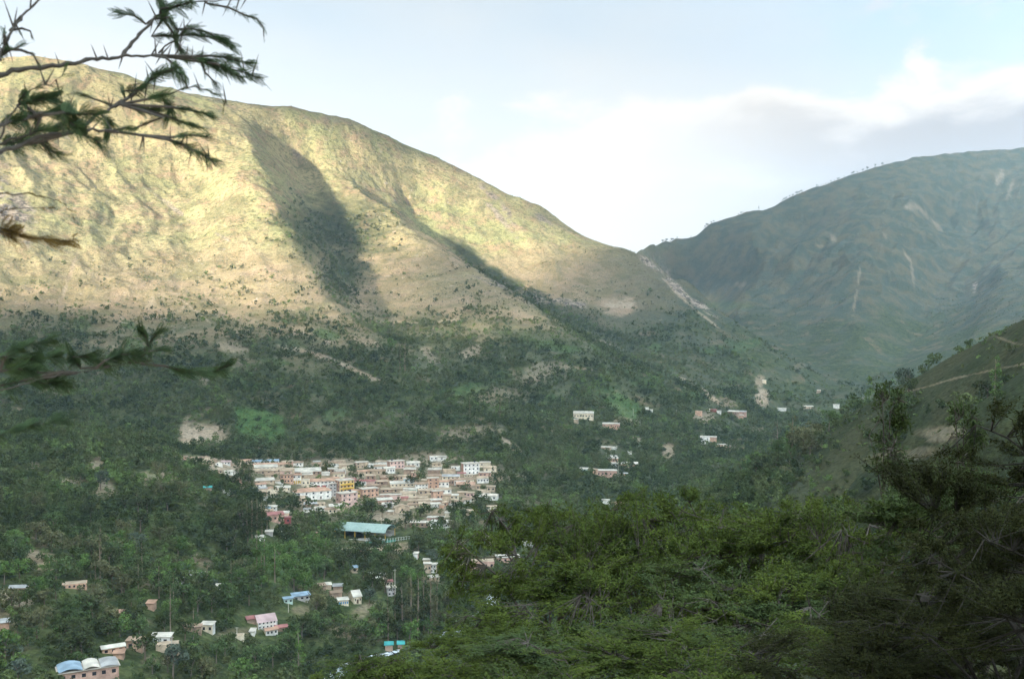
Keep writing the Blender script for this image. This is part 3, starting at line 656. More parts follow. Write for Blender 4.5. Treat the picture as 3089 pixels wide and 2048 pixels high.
H('B', 880, 1010, 632, 690, 'G', 't', 'M', (1, 2)); H('B', 710, 880, 640, 690, 'G', 'n', 'M', (1, 3)); H('B', 1015, 1110, 640, 672, 'S', 'w', 'p'); H('B', 1110, 1215, 640, 676, 'S', 'm', 'p')
H('B', 1085, 1250, 860, 908, 'G', 'c', 'B', (1, 4), 8); H('B', 1250, 1425, 842, 904, 'G', 'c', 'M', (1, 4), 6); H('B', 1420, 1545, 846, 896, 'S', 'w', 'p', (1, 3), 6); H('B', 1540, 1600, 860, 905, 'G', 'o', 'M', (1, 1)); H('B', 900, 1100, 895, 970, 'Y', 't', 'M', (1, 1), 14, "tan adobe house with steep gable above the dirt bank"); H('B', 1100, 1260, 800, 850, 'G', 't', 'M', (1, 3)); H('B', 1260, 1430, 790, 835, 'G', 't', 'M', (1, 3)); H('B', 1420, 1560, 795, 838, 'S', 'n', 'p', (1, 2))
H('B', 1655, 1770, 830, 878, 'G', 'w', 'B', (1, 3), -16); H('B', 1770, 1880, 808, 858, 'G', 'w', 'B', (1, 3), -16); H('B', 1880, 1985, 782, 836, 'G', 'w', 'B', (1, 3), -16); H('B', 1590, 1668, 830, 882, 'S', 'o', 'M', (1, 1)); H('B', 1985, 2080, 760, 812, 'G', 'c', 'M', (1, 2))
H('B', 795, 885, 958, 1000, 'G', 't', 'p'); H('B', 1130, 1400, 1118, 1180, 'F', 'n', 'S', (1, 4), -6, "long low brown house with flat slab right of sports hall"); H('B', 1380, 1602, 1045, 1115, 'F', 'b', 'p', (1, 2), -8); H('B', 1432, 1692, 1100, 1206, 'F', 'wc', 'p', (1, 3), -14, "tan house with white front and brown door near sports hall", door=1)
H('B', 1625, 1685, 975, 1036, 'S', 'c', 'p'); H('B', 2220, 2365, 885, 975, 'N', 'ct', 'M', (1, 2), 10); H('B', 1925, 2075, 950, 1035, 'G', 't', 'M', (1, 2), -18)
# --- below the sports hall
H('D', 1235, 1330, 785, 850, 'S', 'n', 'B'); H('D', 1325, 1415, 770, 835, 'S', 't', 'p'); H('D', 1440, 1580, 790, 850, 'S', 'n', 'G')
H('D', 1655, 1855, 935, 1040, 'G', 'c', 'p', (1, 3), 20, "cream house with pale corrugated roof and white framed windows", 9, .6, door=1); H('D', 1395, 1560, 880, 960, 'G', 'n', 'B', None, 16); H('D', 1505, 1660, 985, 1062, 'S', 'c', 'p', None, 10, "low annex with blue awning against the cream corrugated roof house", extra=band(.3, .7, blue_mat))
H('D', 732, 862, 968, 1034, 'F', 'm', 'U', (1, 2), 10, "pale mint house with a flat blue roof edge"); H('D', 850, 1110, 930, 1000, 'S', 'g', 'U', (1, 3), 14, "long grey shed under blue metal sheets beside mint house", name="shed", cat="shed")
H('D', 330, 610, 1290, 1395, 'G', 'wc', 'K', (2, 5), 16, "two storey house with faded pink roof and white columns", 9, .6, extra=posts(6, white_mat)); H('D', 205, 345, 1275, 1330, 'S', 'n', 'R', None, 10)
H('D', 440, 662, 1410, 1490, 'G', 'wc', 'T', (1, 3), 18); H('D', 600, 800, 1385, 1440, 'G', 'n', 'R', None, 16); H('D', 50, 172, 1500, 1556, 'N', 'c', 'M', (1, 2)); H('D', 265, 330, 1468, 1505, 'S', 'w', 'p')
H('D', 1962, 2110, 640, 672, 'S', 'w', 'p', None, 14); H('D', 2140, 2210, 664, 690, 'S', 'c', 'p'); H('D', 2205, 2332, 815, 936, 'F', 'g', 'S', (2, 2), 12, "bare concrete block house beside the tallest utility pole"); H('D', 2180, 2285, 730, 800, 'G', 'c', 'R', (1, 2), 16); H('D', 1685, 1790, 530, 605, 'S', 't', 'U', (1, 1), 14)
H('C', 372, 478, 470, 604, 'F', 't', 'p', (1, 2), 4); H('C', 472, 556, 480, 604, 'F', 'wt', 'p', (2, 2), -10, "two part house with white front and flat pale roof among trees"); H('C', 362, 464, 425, 468, 'F', 'c', 'p')
H('C', 830, 982, 262, 342, 'G', 'wt', 'B', (1, 2), -14, "small tan house with brown roof left of the utility pole"); H('C', 852, 1062, 490, 622, 'N', 'b', 'M', (2, 2), 14, "unfinished pink brick house with two square dark windows"); H('C', 1040, 1385, 438, 560, 'N', 'b', 'M', (1, 4), 6, "long unfinished pink brick house in the middle of its row", 9)
H('C', 1388, 1745, 384, 460, 'F', 'b', 'p', (1, 4), 5, "pink brick house with pale flat roof ending the row", 9); H('C', 435, 600, 675, 716, 'S', 't', 'p', None, 16); H('C', 1272, 1420, 150, 214, 'S', 'c', 'p', (1, 2), 14); H('C', 1160, 1270, 92, 132, 'S', 'w', 'p'); H('C', 1280, 1385, 88, 132, 'S', 'g', 'p', (1, 1)); H('C', 1785, 1930, 196, 222, 'S', 'g', 'p'); H('C', 230, 292, 335, 412, 'S', 'wb', 'p'); H('C', 852, 925, 388, 412, 'S', 'n', 'p')
# --- bottom left
H('F', 395, 825, 1500, 1640, 'F', 'b', 'S', (2, 6), 6, "long brick apartment block at the bottom edge with blue roof sheets", 9, cat="apartment building", name="apartment_building", dsky=330)
H('F', 700, 862, 1345, 1392, 'G', 'o', 'p', (1, 3), 10, "orange brick house with a white metal roof"); H('F', 790, 862, 1385, 1424, 'S', 'o', 'T'); H('F', 872, 1012, 1300, 1370, 'S', 'on', 'B', (1, 2), -20, "orange brick house with dark brown roof beside black tree"); H('F', 1052, 1192, 1270, 1330, 'S', 'wn', 'p', (1, 2), -16, "house with bright white roof above a tan stone wall"); H('F', 1080, 1242, 1325, 1395, 'N', 't', 'M')
H('F', 1390, 1494, 1190, 1246, 'S', 'cw', 'p', (1, 2), -18); H('F', 1282, 1400, 1205, 1246, 'G', 'nt', 'B'); H('F', 75, 195, 928, 975, 'G', 'o', 'G', (1, 2), -16, "orange brick house with grey roof on the shaded left slope"); H('F', 430, 605, 905, 940, 'N', 'o', 'M', (1, 5), -3, "long low orange brick wall house beside bare trunk"); H('F', 1012, 1086, 1040, 1090, 'S', 'o', 'T', None, -18, "small bright orange hut among dark trees"); H('F', 802, 872, 1112, 1144, 'S', 'o', 'T'); H('F', 0, 62, 1170, 1244, 'S', 'o', 'G', (1, 1))
H('F', 1300, 1335, 832, 856, 'S', 'w', 'p'); H('F', 1360, 1422, 846, 872, 'S', 'wo', 'p'); H('F', 1490, 1526, 930, 952, 'S', 'w', 'p'); H('F', 1212, 1268, 876, 912, 'S', 'w', 'p', None, 0, "lone white shed on the lower left slope", name="shed", cat="shed")
H('G', 300, 358, 1330, 1374, 'S', 'n', 'A', None, 0, "larger of two teal covered huts by the river", name="hut", cat="hut"); H('G', 388, 436, 1322, 1364, 'S', 'n', 'A', None, 0, "smaller of two teal covered huts by the river", name="hut", cat="hut")
# --- hamlets down the valley
H('E', 95, 262, 280, 334, 'G', 'c', 'p', (1, 7), -3, "long cream schoolhouse with pale roof on the wooded far slope", 9, .5, cat="school", name="school_building"); H('E', 95, 130, 335, 372, 'S', 't', 'p'); H('E', 352, 440, 378, 412, 'S', 'o', 'p', (1, 3)); H('E', 436, 500, 378, 430, 'S', 'ob', 'p', (1, 1), -18)
H('E', 340, 420, 585, 604, 'S', 't', 'p'); H('E', 415, 475, 590, 606, 'S', 'w', 'p'); H('E', 402, 482, 684, 724, 'S', 'ob', 'p', (1, 3), 0, "orange house with white roof edge above the lower far hamlet"); H('E', 425, 482, 728, 756, 'S', 'w', 'p'); H('E', 500, 660, 738, 764, 'S', 'o', 'p', (1, 4)); H('E', 150, 235, 782, 812, 'S', 'm', 'p', (1, 2)); H('E', 225, 300, 780, 842, 'F', 'o', 'M', (1, 2), -16); H('E', 300, 468, 796, 858, 'F', 'b', 'p', (1, 5), 3, "brick house with pale flat roof in the lower far hamlet"); H('E', 508, 572, 822, 862, 'S', 'o', 'G', (1, 1))
H('E', 1222, 1300, 492, 534, 'S', 'w', 'p', (1, 2)); H('E', 1290, 1362, 496, 538, 'S', 'o', 'p'); H('E', 1228, 1262, 548, 568, 'S', 'w', 'p'); H('E', 1370, 1440, 562, 596, 'F', 'o', 'p', (1, 2)); H('E', 1432, 1482, 576, 620, 'S', 'bo', 'p', (1, 1))
H('E', 1470, 1560, 268, 304, 'S', 'n', 'p', (1, 2)); H('E', 1545, 1625, 268, 300, 'G', 'b', 'G', (1, 2)); H('E', 1520, 1600, 298, 328, 'F', 'o', 'p', (1, 2)); H('E', 1312, 1362, 254, 274, 'S', 'r', 'R'); H('E', 1360, 1402, 262, 284, 'S', 'w', 'p'); H('E', 1176, 1232, 262, 306, 'N', 'o', 'M'); H('E', 1280, 1304, 250, 268, 'S', 'w', 'p'); H('E', 1898, 1982, 244, 266, 'S', 'w', 'p', None, 0, "long white house standing alone down the valley"); H('E', 2140, 2222, 222, 240, 'S', 't', 'p'); H('E', 730, 758, 234, 252, 'S', 'w', 'p'); H('E', 756, 794, 252, 270, 'S', 'w', 'p'); H('E', 572, 606, 636, 650, 'S', 'w', 'p'); H('E', 345, 405, 1055, 1090, 'F', 'wl', 'p'); H('E', 440, 585, 1092, 1125, 'G', 'k', 'T')
H('H', 1040, 1084, 1236, 1262, 'S', 'w', 'p'); H('H', 925, 955, 1132, 1152, 'S', 't', 'p'); H('H', 548, 578, 1062, 1084, 'S', 'c', 'p'); H('G', 1862, 1910, 24, 42, 'S', 'wo', 'p')

# ---- the close packed small houses between the others
random.seed(33); fill = 0
for k in range(900):
    px = random.uniform(272, 492); py = random.uniform(465, 504)
    if px < 300 and py > 488 or fbm(np.array([px * .06]), np.array([py * .12]), 2, .5, 12)[0] > .15 or abs(px - 385) < 34 and py > 496 or (px > 395 and px < 470 and py < 466) : continue
    X, D, gz = hit(px, py, 330); w_ = random.uniform(6, 11)
    if any(math.hypot(X - h[0].location.x, D - h[0].location.y) < (w_ + h[3]['w']) * .5 + 1.2 for h in HOUSES): continue
    if any(abs(px - h[1]) < h[3]['W'] * F / D * .5 and -3 < (py - h[2]) < 13 for h in HOUSES if h[3]['label']): continue
    xx = (px * 3.0166 - 1000) / .21142; yy = (py * 3.0166 - 1340) / .21142; ww = w_ * F / D * 3.0166 / .21142; hh = random.uniform(2.7, 4.2) * F / D * 3.0166 / .21142
    H('B', xx - ww / 2, xx + ww / 2, yy - hh, yy, random.choice('GGGSNF'), random.choice(['t', 't', 'c', 'b', 'ct', 'w', 'wt', 'n', 'k']), random.choice('MMMBBpST'), (1, random.choice((2, 3, 3))))
    fill += 1
    if fill >= 34: break
print('infill', fill)
# ---- the sports hall: barrel roof on yellow columns, fenced yard in front
def sports_hall():
    a = px_of('B', 70, 1360); b = px_of('B', 735, 1360)
    X, D, gz = hit((a[0] + b[0]) / 2 , a[1]); s = D / F
    L = (b[0] - a[0]) * s; eave = (1360 - 1245) * 500 / 2365 / 3.0166 * s
    yaw = math.radians(-24); w = 17.0; L /= .82
    rz = math.atan2(-X, D) + yaw; root = empty("sports_hall", (X - math.sin(rz) * w / 2, D + math.cos(rz) * w / 2, gz + .2), rz)
    tag(root, "open sided sports hall with pale green arched roof on yellow columns", "sports hall")
    Lr = L * .98; n = 20; arc = []
    R_ = 4.6
    v = []; f = []
    for sgn, off in ((0, 0), (1, .18)):
        for i in range(n + 1):
            t = math.pi * (i / n) * .86 + math.pi * .07; y = -math.cos(t) / math.cos(math.pi * .07) * (w / 2 + off); z = eave + R_ * (math.sin(t) - math.sin(math.pi * .07)) + off
            v += [(-Lr / 2, y, z), (Lr / 2, y, z)]
    m_ = (n + 1) * 2
    for i in range(n):
        f += [(i * 2, i * 2 + 1, i * 2 + 3, i * 2 + 2), (m_ + i * 2, m_ + i * 2 + 2, m_ + i * 2 + 3, m_ + i * 2 + 1)]
    for e in (0, 1):
        for i in range(n): q = (i * 2 + e, i * 2 + 2 + e, m_ + i * 2 + 2 + e, m_ + i * 2 + e); f.append(q if e == 0 else q[::-1])
    for i in (0, n): q = (i * 2, m_ + i * 2, m_ + i * 2 + 1, i * 2 + 1); f.append(q if i == 0 else q[::-1])
    roofm = material("pale_green_sheet", (.33, .43, .38), .6, .14, .6, .15, (.28, .375, .335))
    put("roof", mesh_py("roof", v, f, [roofm], None, False), root)
    col = MB(); col.box(-.16, .16, -.16, .16, -2.5, eave + .2); cme = col.mesh("column", [yellow_mat])
    for sy in (-1, 1):
        for k in range(6):
            o = put("column", cme, root); o.location = (-Lr / 2 + .3 + (Lr - .6) * k / 5, sy * (w / 2 - .35), 0)
    tm_ = material("dark_green_steel", (.07, .12, .10), .6, .1, 1)
    for k in range(6):
        tb = MB(); pl = []
        for i in range(n + 1):
            t = math.pi * (i / n) * .86 + math.pi * .07; pl.append((0, -math.cos(t) / math.cos(math.pi * .07) * (w / 2 - .25), eave + R_ * (math.sin(t) - math.sin(math.pi * .07)) - .3))
        tb.tube(pl, .12, 5); o = put("roof_arch", tb.mesh("roof_arch", [tm_]), root); o.location.x = -Lr / 2 + .3 + (Lr - .6) * k / 5
    bw = MB(); bw.box(-Lr / 2 + .6, Lr / 2 - .6, w / 2 - .25, w / 2 - .05, -1, eave * .75); put("back_wall", bw.mesh("back_wall", [wall_mats['g']]), root)
    st = MB()
    for k in range(3): st.box(-Lr / 2 + 1, Lr / 2 - 2, w / 2 - 3.2 + k * .9, w / 2 - .3, k * .5 - .5, .5 + k * .5)
    put("bleachers", st.mesh("bleachers", [wall_mats['g']]), root)
    fl = MB(); fl.box(-Lr / 2 - .5, Lr / 2 + .5, -w / 2 - .5, w / 2 + .5, -3.0, .05); put("floor_slab", fl.mesh("floor_slab", [wall_mats['g']]), root)
    return D
HALL_D = sports_hall()
def yard_fence():
    x0, y0 = px_of('B', 490, 1412); x1, y1 = px_of('B', 760, 1400); x2, y2 = px_of('B', 1185, 1352)
    pts_ = [hit(x0, y0), hit(x1, y1), hit(x2, y2)]
    root = empty("yard_fence", pts_[0]); tag(root, "white posted fence with green panels in front of the sports hall", "fence")
    o0 = Vector(pts_[0]); pm = MB(); pm.box(-.10, .10, -.10, .10, -.6, 2.6); pme = pm.mesh("post", [white_mat])
    greenp = material("green_mesh_panel", (.10, .26, .20), .8, .2, 2)
    for i in range(2):
        A_, B_ = Vector(pts_[i]) - o0, Vector(pts_[i + 1]) - o0; n = max(4, int((B_ - A_).length / 2.0))
        ang = math.atan2(B_.y - A_.y, B_.x - A_.x)
        for k in range(n + (i == 1)):
            o = put("post", pme, root); o.location = A_.lerp(B_, k / n)
        for k in range(n):
            a, b = A_.lerp(B_, k / n), A_.lerp(B_, (k + 1) / n); L = (b - a).length
            m = MB(); m.box(.1, L - .1, -.03, .03, 0, 1.5); m.box(.1, L - .1, -.04, .04, 2.35, 2.45); q = put("panel", m.mesh("panel", [greenp if i == 0 or k < 4 else white_mat]), root)
            if i == 1 and k >= 4:
                me = MB(); me.box(.1, L - .1, -.04, .04, .9, 1.0); me.box(.1, L - .1, -.04, .04, 2.35, 2.45); q.data = me.mesh("rail", [white_mat]); q.name = "rail"
            q.location = a; q.rotation_euler.z = ang
yard_fence()
# roof sheets on the apartment block at the bottom edge
apt = [h for h in HOUSES if h[3]['label'] and 'bottom edge' in h[3]['label']][0]
def vault(root, x0, x1, d, z, rise, mat, name="roof_sheet"):
    n = 8; v = []; f = []
    for lift in (0, .12):
        for i in range(n + 1):
            u = i / n; zz = z + rise * math.sin(math.pi * u) + lift
            v += [(x0 + (x1 - x0) * u, -d / 2 - .4, zz), (x0 + (x1 - x0) * u, d / 2 + .3, zz + .5)]
    m_ = 2 * (n + 1)
    for i in range(n): f += [(2*i, 2*i+1, 2*i+3, 2*i+2), (m_+2*i, m_+2*i+2, m_+2*i+3, m_+2*i+1)]
    for e in (0, 1):
        for i in range(n): q = (2*i+e, 2*i+2+e, m_+2*i+2+e, m_+2*i+e); f.append(q if e == 0 else q[::-1])
    for i in (0, n): q = (2*i, m_+2*i, m_+2*i+1, 2*i+1); f.append(q if i == 0 else q[::-1])
    put(name, mesh_py(name, v, f, [mat]), root)
r_, fa = apt[0], apt[3]
vault(r_, -fa['w'] / 2, -fa['w'] * .10, fa['d'], fa['h'] + .3, .9, roof_mats['U']); vault(r_, -fa['w'] * .08, fa['w'] * .18, fa['d'], fa['h'] + .35, .7, roof_mats['p']); vault(r_, fa['w'] * .2, fa['w'] * .5, fa['d'], fa['h'] + .3, .35, roof_mats['G'])

# ---- utility poles
pole_mat = material("weathered_concrete", (.50, .46, .38), .9, .1, 1)
def pole(reg, x, yt, yb, label):
    ax, ay = px_of(reg, x, yb); _, ty = px_of(reg, x, yt); X, D, gz = hit(ax, ay); h = (ay - ty) * D / F
    root = empty("utility_pole", (X, D, gz)); tag(root, label, "utility pole", "utility poles along the valley")
    m = MB(); m.tube([(0, 0, -.8), (0, 0, h)], [.22, .14], 8); put("post", m.mesh("post", [pole_mat]), root)
    m = MB(); m.box(-.9, .9, -.06, .06, h * .93, h * .93 + .12); put("crossarm", m.mesh("crossarm", [pole_mat]), root)
    return root, h
r, h = pole('C', 1052, 165, 400, "pale utility pole with transformer beside the small tan house")
m = MB(); m.tube([(.35, 0, h * .5), (.35, 0, h * .62)], .35, 8); put("transformer", m.mesh("transformer", [white_mat]), r)
pole('D', 2325, 550, 860, "tallest pale utility pole beside the bare concrete block house"); pole('D', 805, 1030, 1165, "short utility pole standing below the pale mint house"); pole('D', 70, 1370, 1510, "utility pole left of the pink roofed house above a roofless wall")
pole('C', 1200, 295, 390, "thin utility pole behind the unfinished pink brick row"); pole('F', 1190, 1260, 1425, "utility pole in front of the tan stone wall at bottom left"); pole('E', 486, 715, 850, "utility pole between the two far hamlet rows"); pole('E', 622, 245, 308, "utility pole at the foot of the far bright green field"); pole('E', 380, 635, 705, "utility pole left of the orange house with white roof edge"); pole('E', 1785, 170, 232, "utility pole beside the bare earth scar down the valley"); pole('E', 1005, 250, 300, "utility pole on the wooded slope right of the tiny white huts")

# ---- river, boulders
def river():
    w_ = [P(*q) for q in [(300,700,430),(345,676,470),(440,640,522),(480,620,556),(540,582,636)]]
    ptsr = []
    for a, b in zip(w_, w_[1:]):
        n = max(2, int(math.dist(a[:2], b[:2]) / 6))
        for k in range(n): ptsr.append([a[i] + (b[i] - a[i]) * k / n for i in range(3)])
    V = []; Fc = []; NW = 8
    for i, p in enumerate(ptsr):
        q = ptsr[min(i + 1, len(ptsr) - 1)]; o = ptsr[max(0, i - 1)]; dx, dy = q[0] - o[0], q[1] - o[1]; L = math.hypot(dx, dy); nx, ny = -dy / L, dx / L
        wd = 2.6 + 1.0 * math.sin(i * .37) ; zz = max(float(ground(p[0] + nx * t * wd, p[1] + ny * t * wd)) for t in (-1, -.5, 0, .5, 1)) + .15
        for k in range(NW + 1):
            t = (k / NW * 2 - 1) * wd; V.append((p[0] + nx * t, p[1] + ny * t, zz + .12 * math.sin(i * 1.7 + k * 2.1)))
    for i in range(len(ptsr) - 1):
        for k in range(NW): b = i * (NW + 1) + k; Fc.append((b, b + 1, b + NW + 2, b + NW + 1))
    m = bpy.data.materials.new("rapid_water"); m.use_nodes = True; t = m.node_tree; t.nodes.clear(); g = NT(t)
    pos = g.n('ShaderNodeNewGeometry').outputs['Position']; n1 = g.noise(pos, .35, 5, .65)
    c = g.mix(g.mr(n1, .42, .58), (.20, .24, .25), (.72, .75, .77)); bs = g.n('ShaderNodeBsdfPrincipled'); g.link(c, bs.inputs['Base Color']); g.link(g.mr(n1, .42, .58, .1, .8), bs.inputs['Roughness'])
    o = g.n('ShaderNodeOutputMaterial'); g.link(bs.outputs[0], o.inputs[0])
    tag(put("river", mesh_py("river", V, Fc, [m], None, True)), kind='structure')
    return ptsr
RIVER = river()
RIVER_XY = np.array([(p[0], p[1]) for p in RIVER])

# ------------------------------------------------------------------ trees of the valley
def tri_quads(cen, nrm, size, rng, elong=1.0):
    """one small leaf-clump quad per centre"""
    n = len(cen); a = rng.normal(size=(n, 3)); a -= (a * nrm).sum(1)[:, None] * nrm; a /= np.linalg.norm(a, axis=1)[:, None] + 1e-9
    b = np.cross(nrm, a); s = size[:, None]
    k1 = rng.uniform(.6, 1.1, (n, 1)); k2 = rng.uniform(.6, 1.1, (n, 1)); k3 = rng.uniform(.5, 1.0, (n, 1))
    v = np.stack([cen - a * s * elong * k1, cen - b * s * .62 * k2, cen + a * s * elong * k3, cen + b * s * .62], 1)
    return v.reshape(-1, 3)
def crown_points(rng, lobes, n):
    w = np.array([l[3] * l[4] for l in lobes]); w = w / w.sum(); k = rng.choice(len(lobes), n, p=w)
    L = np.array(lobes)[k]; d = rng.normal(size=(n, 3)); d[:, 2] += .25; d /= np.linalg.norm(d, axis=1)[:, None]
    r = rng.uniform(.35, 1.0, (n, 1)) ** .5
    p = L[:, :3] + d * r * np.stack([L[:, 3], L[:, 3], L[:, 4]], 1)
    nn = d + rng.normal(size=(n, 3)) * .65; nn /= np.linalg.norm(nn, axis=1)[:, None]
    return p, nn
def broad_lobes(rng, R=3.6, H=7.5):
    L = []
    for i in range(rng.integers(6, 10)):
        a = rng.uniform(0, 6.28); q = R * rng.uniform(.15, .72); L.append((q * math.cos(a), q * math.sin(a), H * rng.uniform(.42, .8), R * rng.uniform(.32, .52), R * rng.uniform(.26, .42)))
    return L
def tall_lobes(rng, H=17):
    L = []
    for i in range(rng.integers(11, 15)):
        z = H * rng.uniform(.2, .96); q = 1.9 * (1.1 - z / H) + .5; a = rng.uniform(0, 6.28); L.append((q * math.cos(a) * .8, q * math.sin(a) * .8, z, rng.uniform(.8, 1.4) * (1.35 - .6 * z / H), rng.uniform(1.2, 2.0)))
    return L
TONES = {'dark green': ((.052, .070, .030), (.082, .098, .038)), 'mid green': ((.068, .105, .04), (.105, .145, .052)), 'olive': ((.105, .11, .05), (.15, .145, .07)), 'bright green': ((.085, .15, .042), (.135, .2, .055)), 'grey green': ((.08, .105, .075), (.125, .148, .105))}
tone_mats = {k: material(k.replace(' ', '_') + "_leaves", a, .85, .35, .9, 0, b, objrand=.25, transl=.18, spec=.05, mix_scale=.5) for k, (a, b) in TONES.items()}
bark_mat = material("grey_bark", (.17, .13, .095), .95, .2, 3); pale_bark = material("pale_bark", (.25, .19, .135), .9, .2, 2)
def trunk_mesh(rng, lobes, H, r, mat):
    m = MB(); top = H * .5; lean = rng.uniform(-.3, .3, 2)
    m.tube([(0, 0, -1.2), (lean[0] * .3, lean[1] * .3, top * .5), (lean[0], lean[1], top)], [r, r * .8, r * .6], 7)
    for l in lobes[:6]: m.tube([(lean[0], lean[1], top * .92), ((lean[0] + l[0]) / 2, (lean[1] + l[1]) / 2, (top + l[2]) / 2 + .1), (l[0], l[1], l[2])], [r * .5, r * .34, r * .12], 5)
    return m.mesh("trunk", [mat])
BROAD, TALL = [], []
for i in range(5):
    rng = np.random.default_rng(100 + i); lb = broad_lobes(rng); p, nn = crown_points(rng, lb, 420); v = tri_quads(p, nn, rng.uniform(.26, .52, len(p)), rng)
    q = np.arange(len(v)).reshape(-1, 4); BROAD.append(({k: mesh_np("crown", v, q, tone_mats[k]) for k in TONES}, trunk_mesh(rng, lb, 7.5, .22, bark_mat)))
for i in range(3):
    rng = np.random.default_rng(200 + i); lb = tall_lobes(rng); p, nn = crown_points(rng, lb, 420); v = tri_quads(p, nn, rng.uniform(.24, .5, len(p)), rng, 1.3)
    q = np.arange(len(v)).reshape(-1, 4); m = MB(); m.tube([(0, 0, -1.2), (.1, 0, 6), (0, .15, 12), (0, 0, 16.5)], [.26, .21, .13, .03], 7)
    for l in lb[:7]: m.tube([(0, .05, l[2] * .82), (l[0] * .6, l[1] * .6, l[2] * .93), (l[0], l[1], l[2])], [.09, .06, .02], 4)
    TALL.append(({k: mesh_np("crown", v, q, tone_mats[k]) for k in TONES}, m.mesh("trunk", [pale_bark])))
TREES = []
def plant(x, y, kind, s, tone, px, py, label=None, sz=None, group=None, name=None):
    src = (BROAD if kind == 'b' else TALL); crowns, tr = src[random.randrange(len(src))]
    nm = name or ("broadleaf_tree" if kind == 'b' else "eucalyptus_tree")
    root = empty(nm, (x, y, float(ground(x, y))), random.uniform(0, 6.28), (s, s, sz or s * random.uniform(.88, 1.12)))
    put("crown", crowns[tone], root); put("trunk", tr, root)
    tag(root, label, "tree", group or ("broadleaf trees on the valley sides" if kind == 'b' else "tall slender trees of the valley"))
    size = "small" if s < .75 else "large" if s > 1.15 else "mid sized"
    what = "rounded tree" if kind == 'b' else "tall slender tree"
    TREES.append((root, px, py, [f"{size} {tone} {what}", f"{tone} {what} standing"]))
    return root
def plant_px(px, pyb, pyt, kind, tone, label=None):
    X, D, gz = hit(px, pyb, 330); h = (pyb - pyt) * D / F; s = h / (7.0 if kind == 'b' else 17.5)
    return plant(X, D, kind, s if kind == 't' else max(.5, s), tone, px, (pyb + pyt) / 2, label)
for a in [(247,536,497,'t','dark green'),(252,538,492,'t','dark green'),(257,536,490,'t','dark green'),(262,534,494,'t','dark green'),(267,532,500,'t','dark green'),(243,533,505,'t','dark green'),(240,528,500,'b','dark green'),
          (238,484,458,'t','dark green'),(244,487,457,'t','dark green'),(250,488,462,'t','dark green'),(232,492,474,'b','dark green'),(222,494,478,'b','dark green'),(214,488,474,'b','mid green'),
          (100,584,528,'t','olive',"tall bare trunked tree rising above the long orange walled house"),(372,518,501,'b','dark green',"large round dark tree just behind the sports hall's arched roof"),(382,517,503,'b','dark green'),(364,518,505,'b','dark green'),(388,512,502,'b','dark green'),
          (411,486,474,'b','dark green',"dark upright tree among the roofs beside the light blue house"),(393,467,459,'b','dark green'),(385,478,470,'b','dark green'),(276,481,474,'b','mid green'),(305,480,473,'b','mid green'),(340,536,518,'b','bright green',"bright round tree at the left end of the sports hall"),
          (420,520,508,'b','dark green'),(440,530,516,'b','dark green'),(452,516,504,'b','dark green'),(460,511,500,'b','mid green'),(470,522,510,'b','dark green'),(478,512,501,'b','dark green'),(430,545,530,'b','dark green'),(446,553,538,'b','dark green'),
          (402,632,575,'t','dark green'),(411,636,572,'t','olive'),(418,638,575,'t','dark green'),(424,632,568,'t','dark green'),(431,634,574,'t','olive'),(395,628,580,'t','dark green'),(437,622,578,'t','mid green'),(388,640,590,'t','dark green'),
          (777,457,413,'t','olive',"slender bare stemmed tree, left of the pair on the right hillside crest"),(792,460,414,'t','olive',"slender leafy tree, right of the pair on the right hillside crest"),(803,455,425,'b','olive'),(812,450,428,'b','olive'),(822,448,428,'b','dark green'),
          (108,640,610,'b','dark green',"black looking dense tree between the two orange brick houses"),(145,660,628,'b','dark green'),(185,640,618,'b','dark green'),(385,592,570,'b','dark green'),(372,590,568,'b','dark green'),(520,582,560,'b','grey green'),(540,580,556,'b','grey green'),(505,584,566,'b','dark green'),(555,578,555,'b','dark green'),(455,578,560,'b','mid green'),
          (392,352,338,'b','bright green'),(405,372,340,'t','dark green'),(400,370,345,'t','dark green'),(340,295,280,'t','dark green'),(500,420,398,'t','olive'),(470,418,400,'t','olive'),(480,416,402,'t','mid green')]:
    plant_px(*a)

# random woodland
def lut(arr, x, y):
    r = np.hypot(x, y); a = np.arctan2(x, y)
    i = np.clip(np.interp(r, RR, np.arange(nR)), 0, nR - 1).round().astype(int); j = np.clip(np.interp(a, AZ[:901], np.arange(901)), 0, 900).round().astype(int)
    return arr[i, j]
n0 = 150000; rng = np.random.default_rng(42)
rr = np.sqrt(rng.uniform(330 ** 2, 2300 ** 2, n0) * np.where(rng.random(n0) < .55, rng.uniform(.12, .6, n0), 1)); rr = np.maximum(rr, 330)
aa = np.radians(rng.uniform(-27.5, 27.5, n0)); tx, ty = rr * np.sin(aa), rr * np.cos(aa); tz = ground(tx, ty)
W = lut(wood, tx, ty); clump = fbm(tx / 45, ty / 45, 3, .6, 61)
dens = np.clip(W * (.75 + .55 * clump), 0, 1) + lut(hol, tx, ty) * .75 + np.clip(-.02 + .3 * clump, 0, .35) * (tz < 60)
T_, B_, K_, R_h = lut(town, tx, ty), lut(bare, tx, ty), lut(crop, tx, ty), lut(rhill, tx, ty)
dens *= (1 - np.clip(T_ * 1.3, 0, .58)) * (1 - .97 * np.clip(B_ * 1.2, 0, 1)) * (1 - .8 * K_) * (1 - .93 * R_h) * np.where(tx > 420, .25, 1)
dens *= np.clip(1.5 - rr / 3000, .5, 1)
ok = rng.random(n0) < dens
hx = np.array([h[0].location.x for h in HOUSES]); hy = np.array([h[0].location.y for h in HOUSES]); hw = np.array([h[3]['w'] / 2 for h in HOUSES])
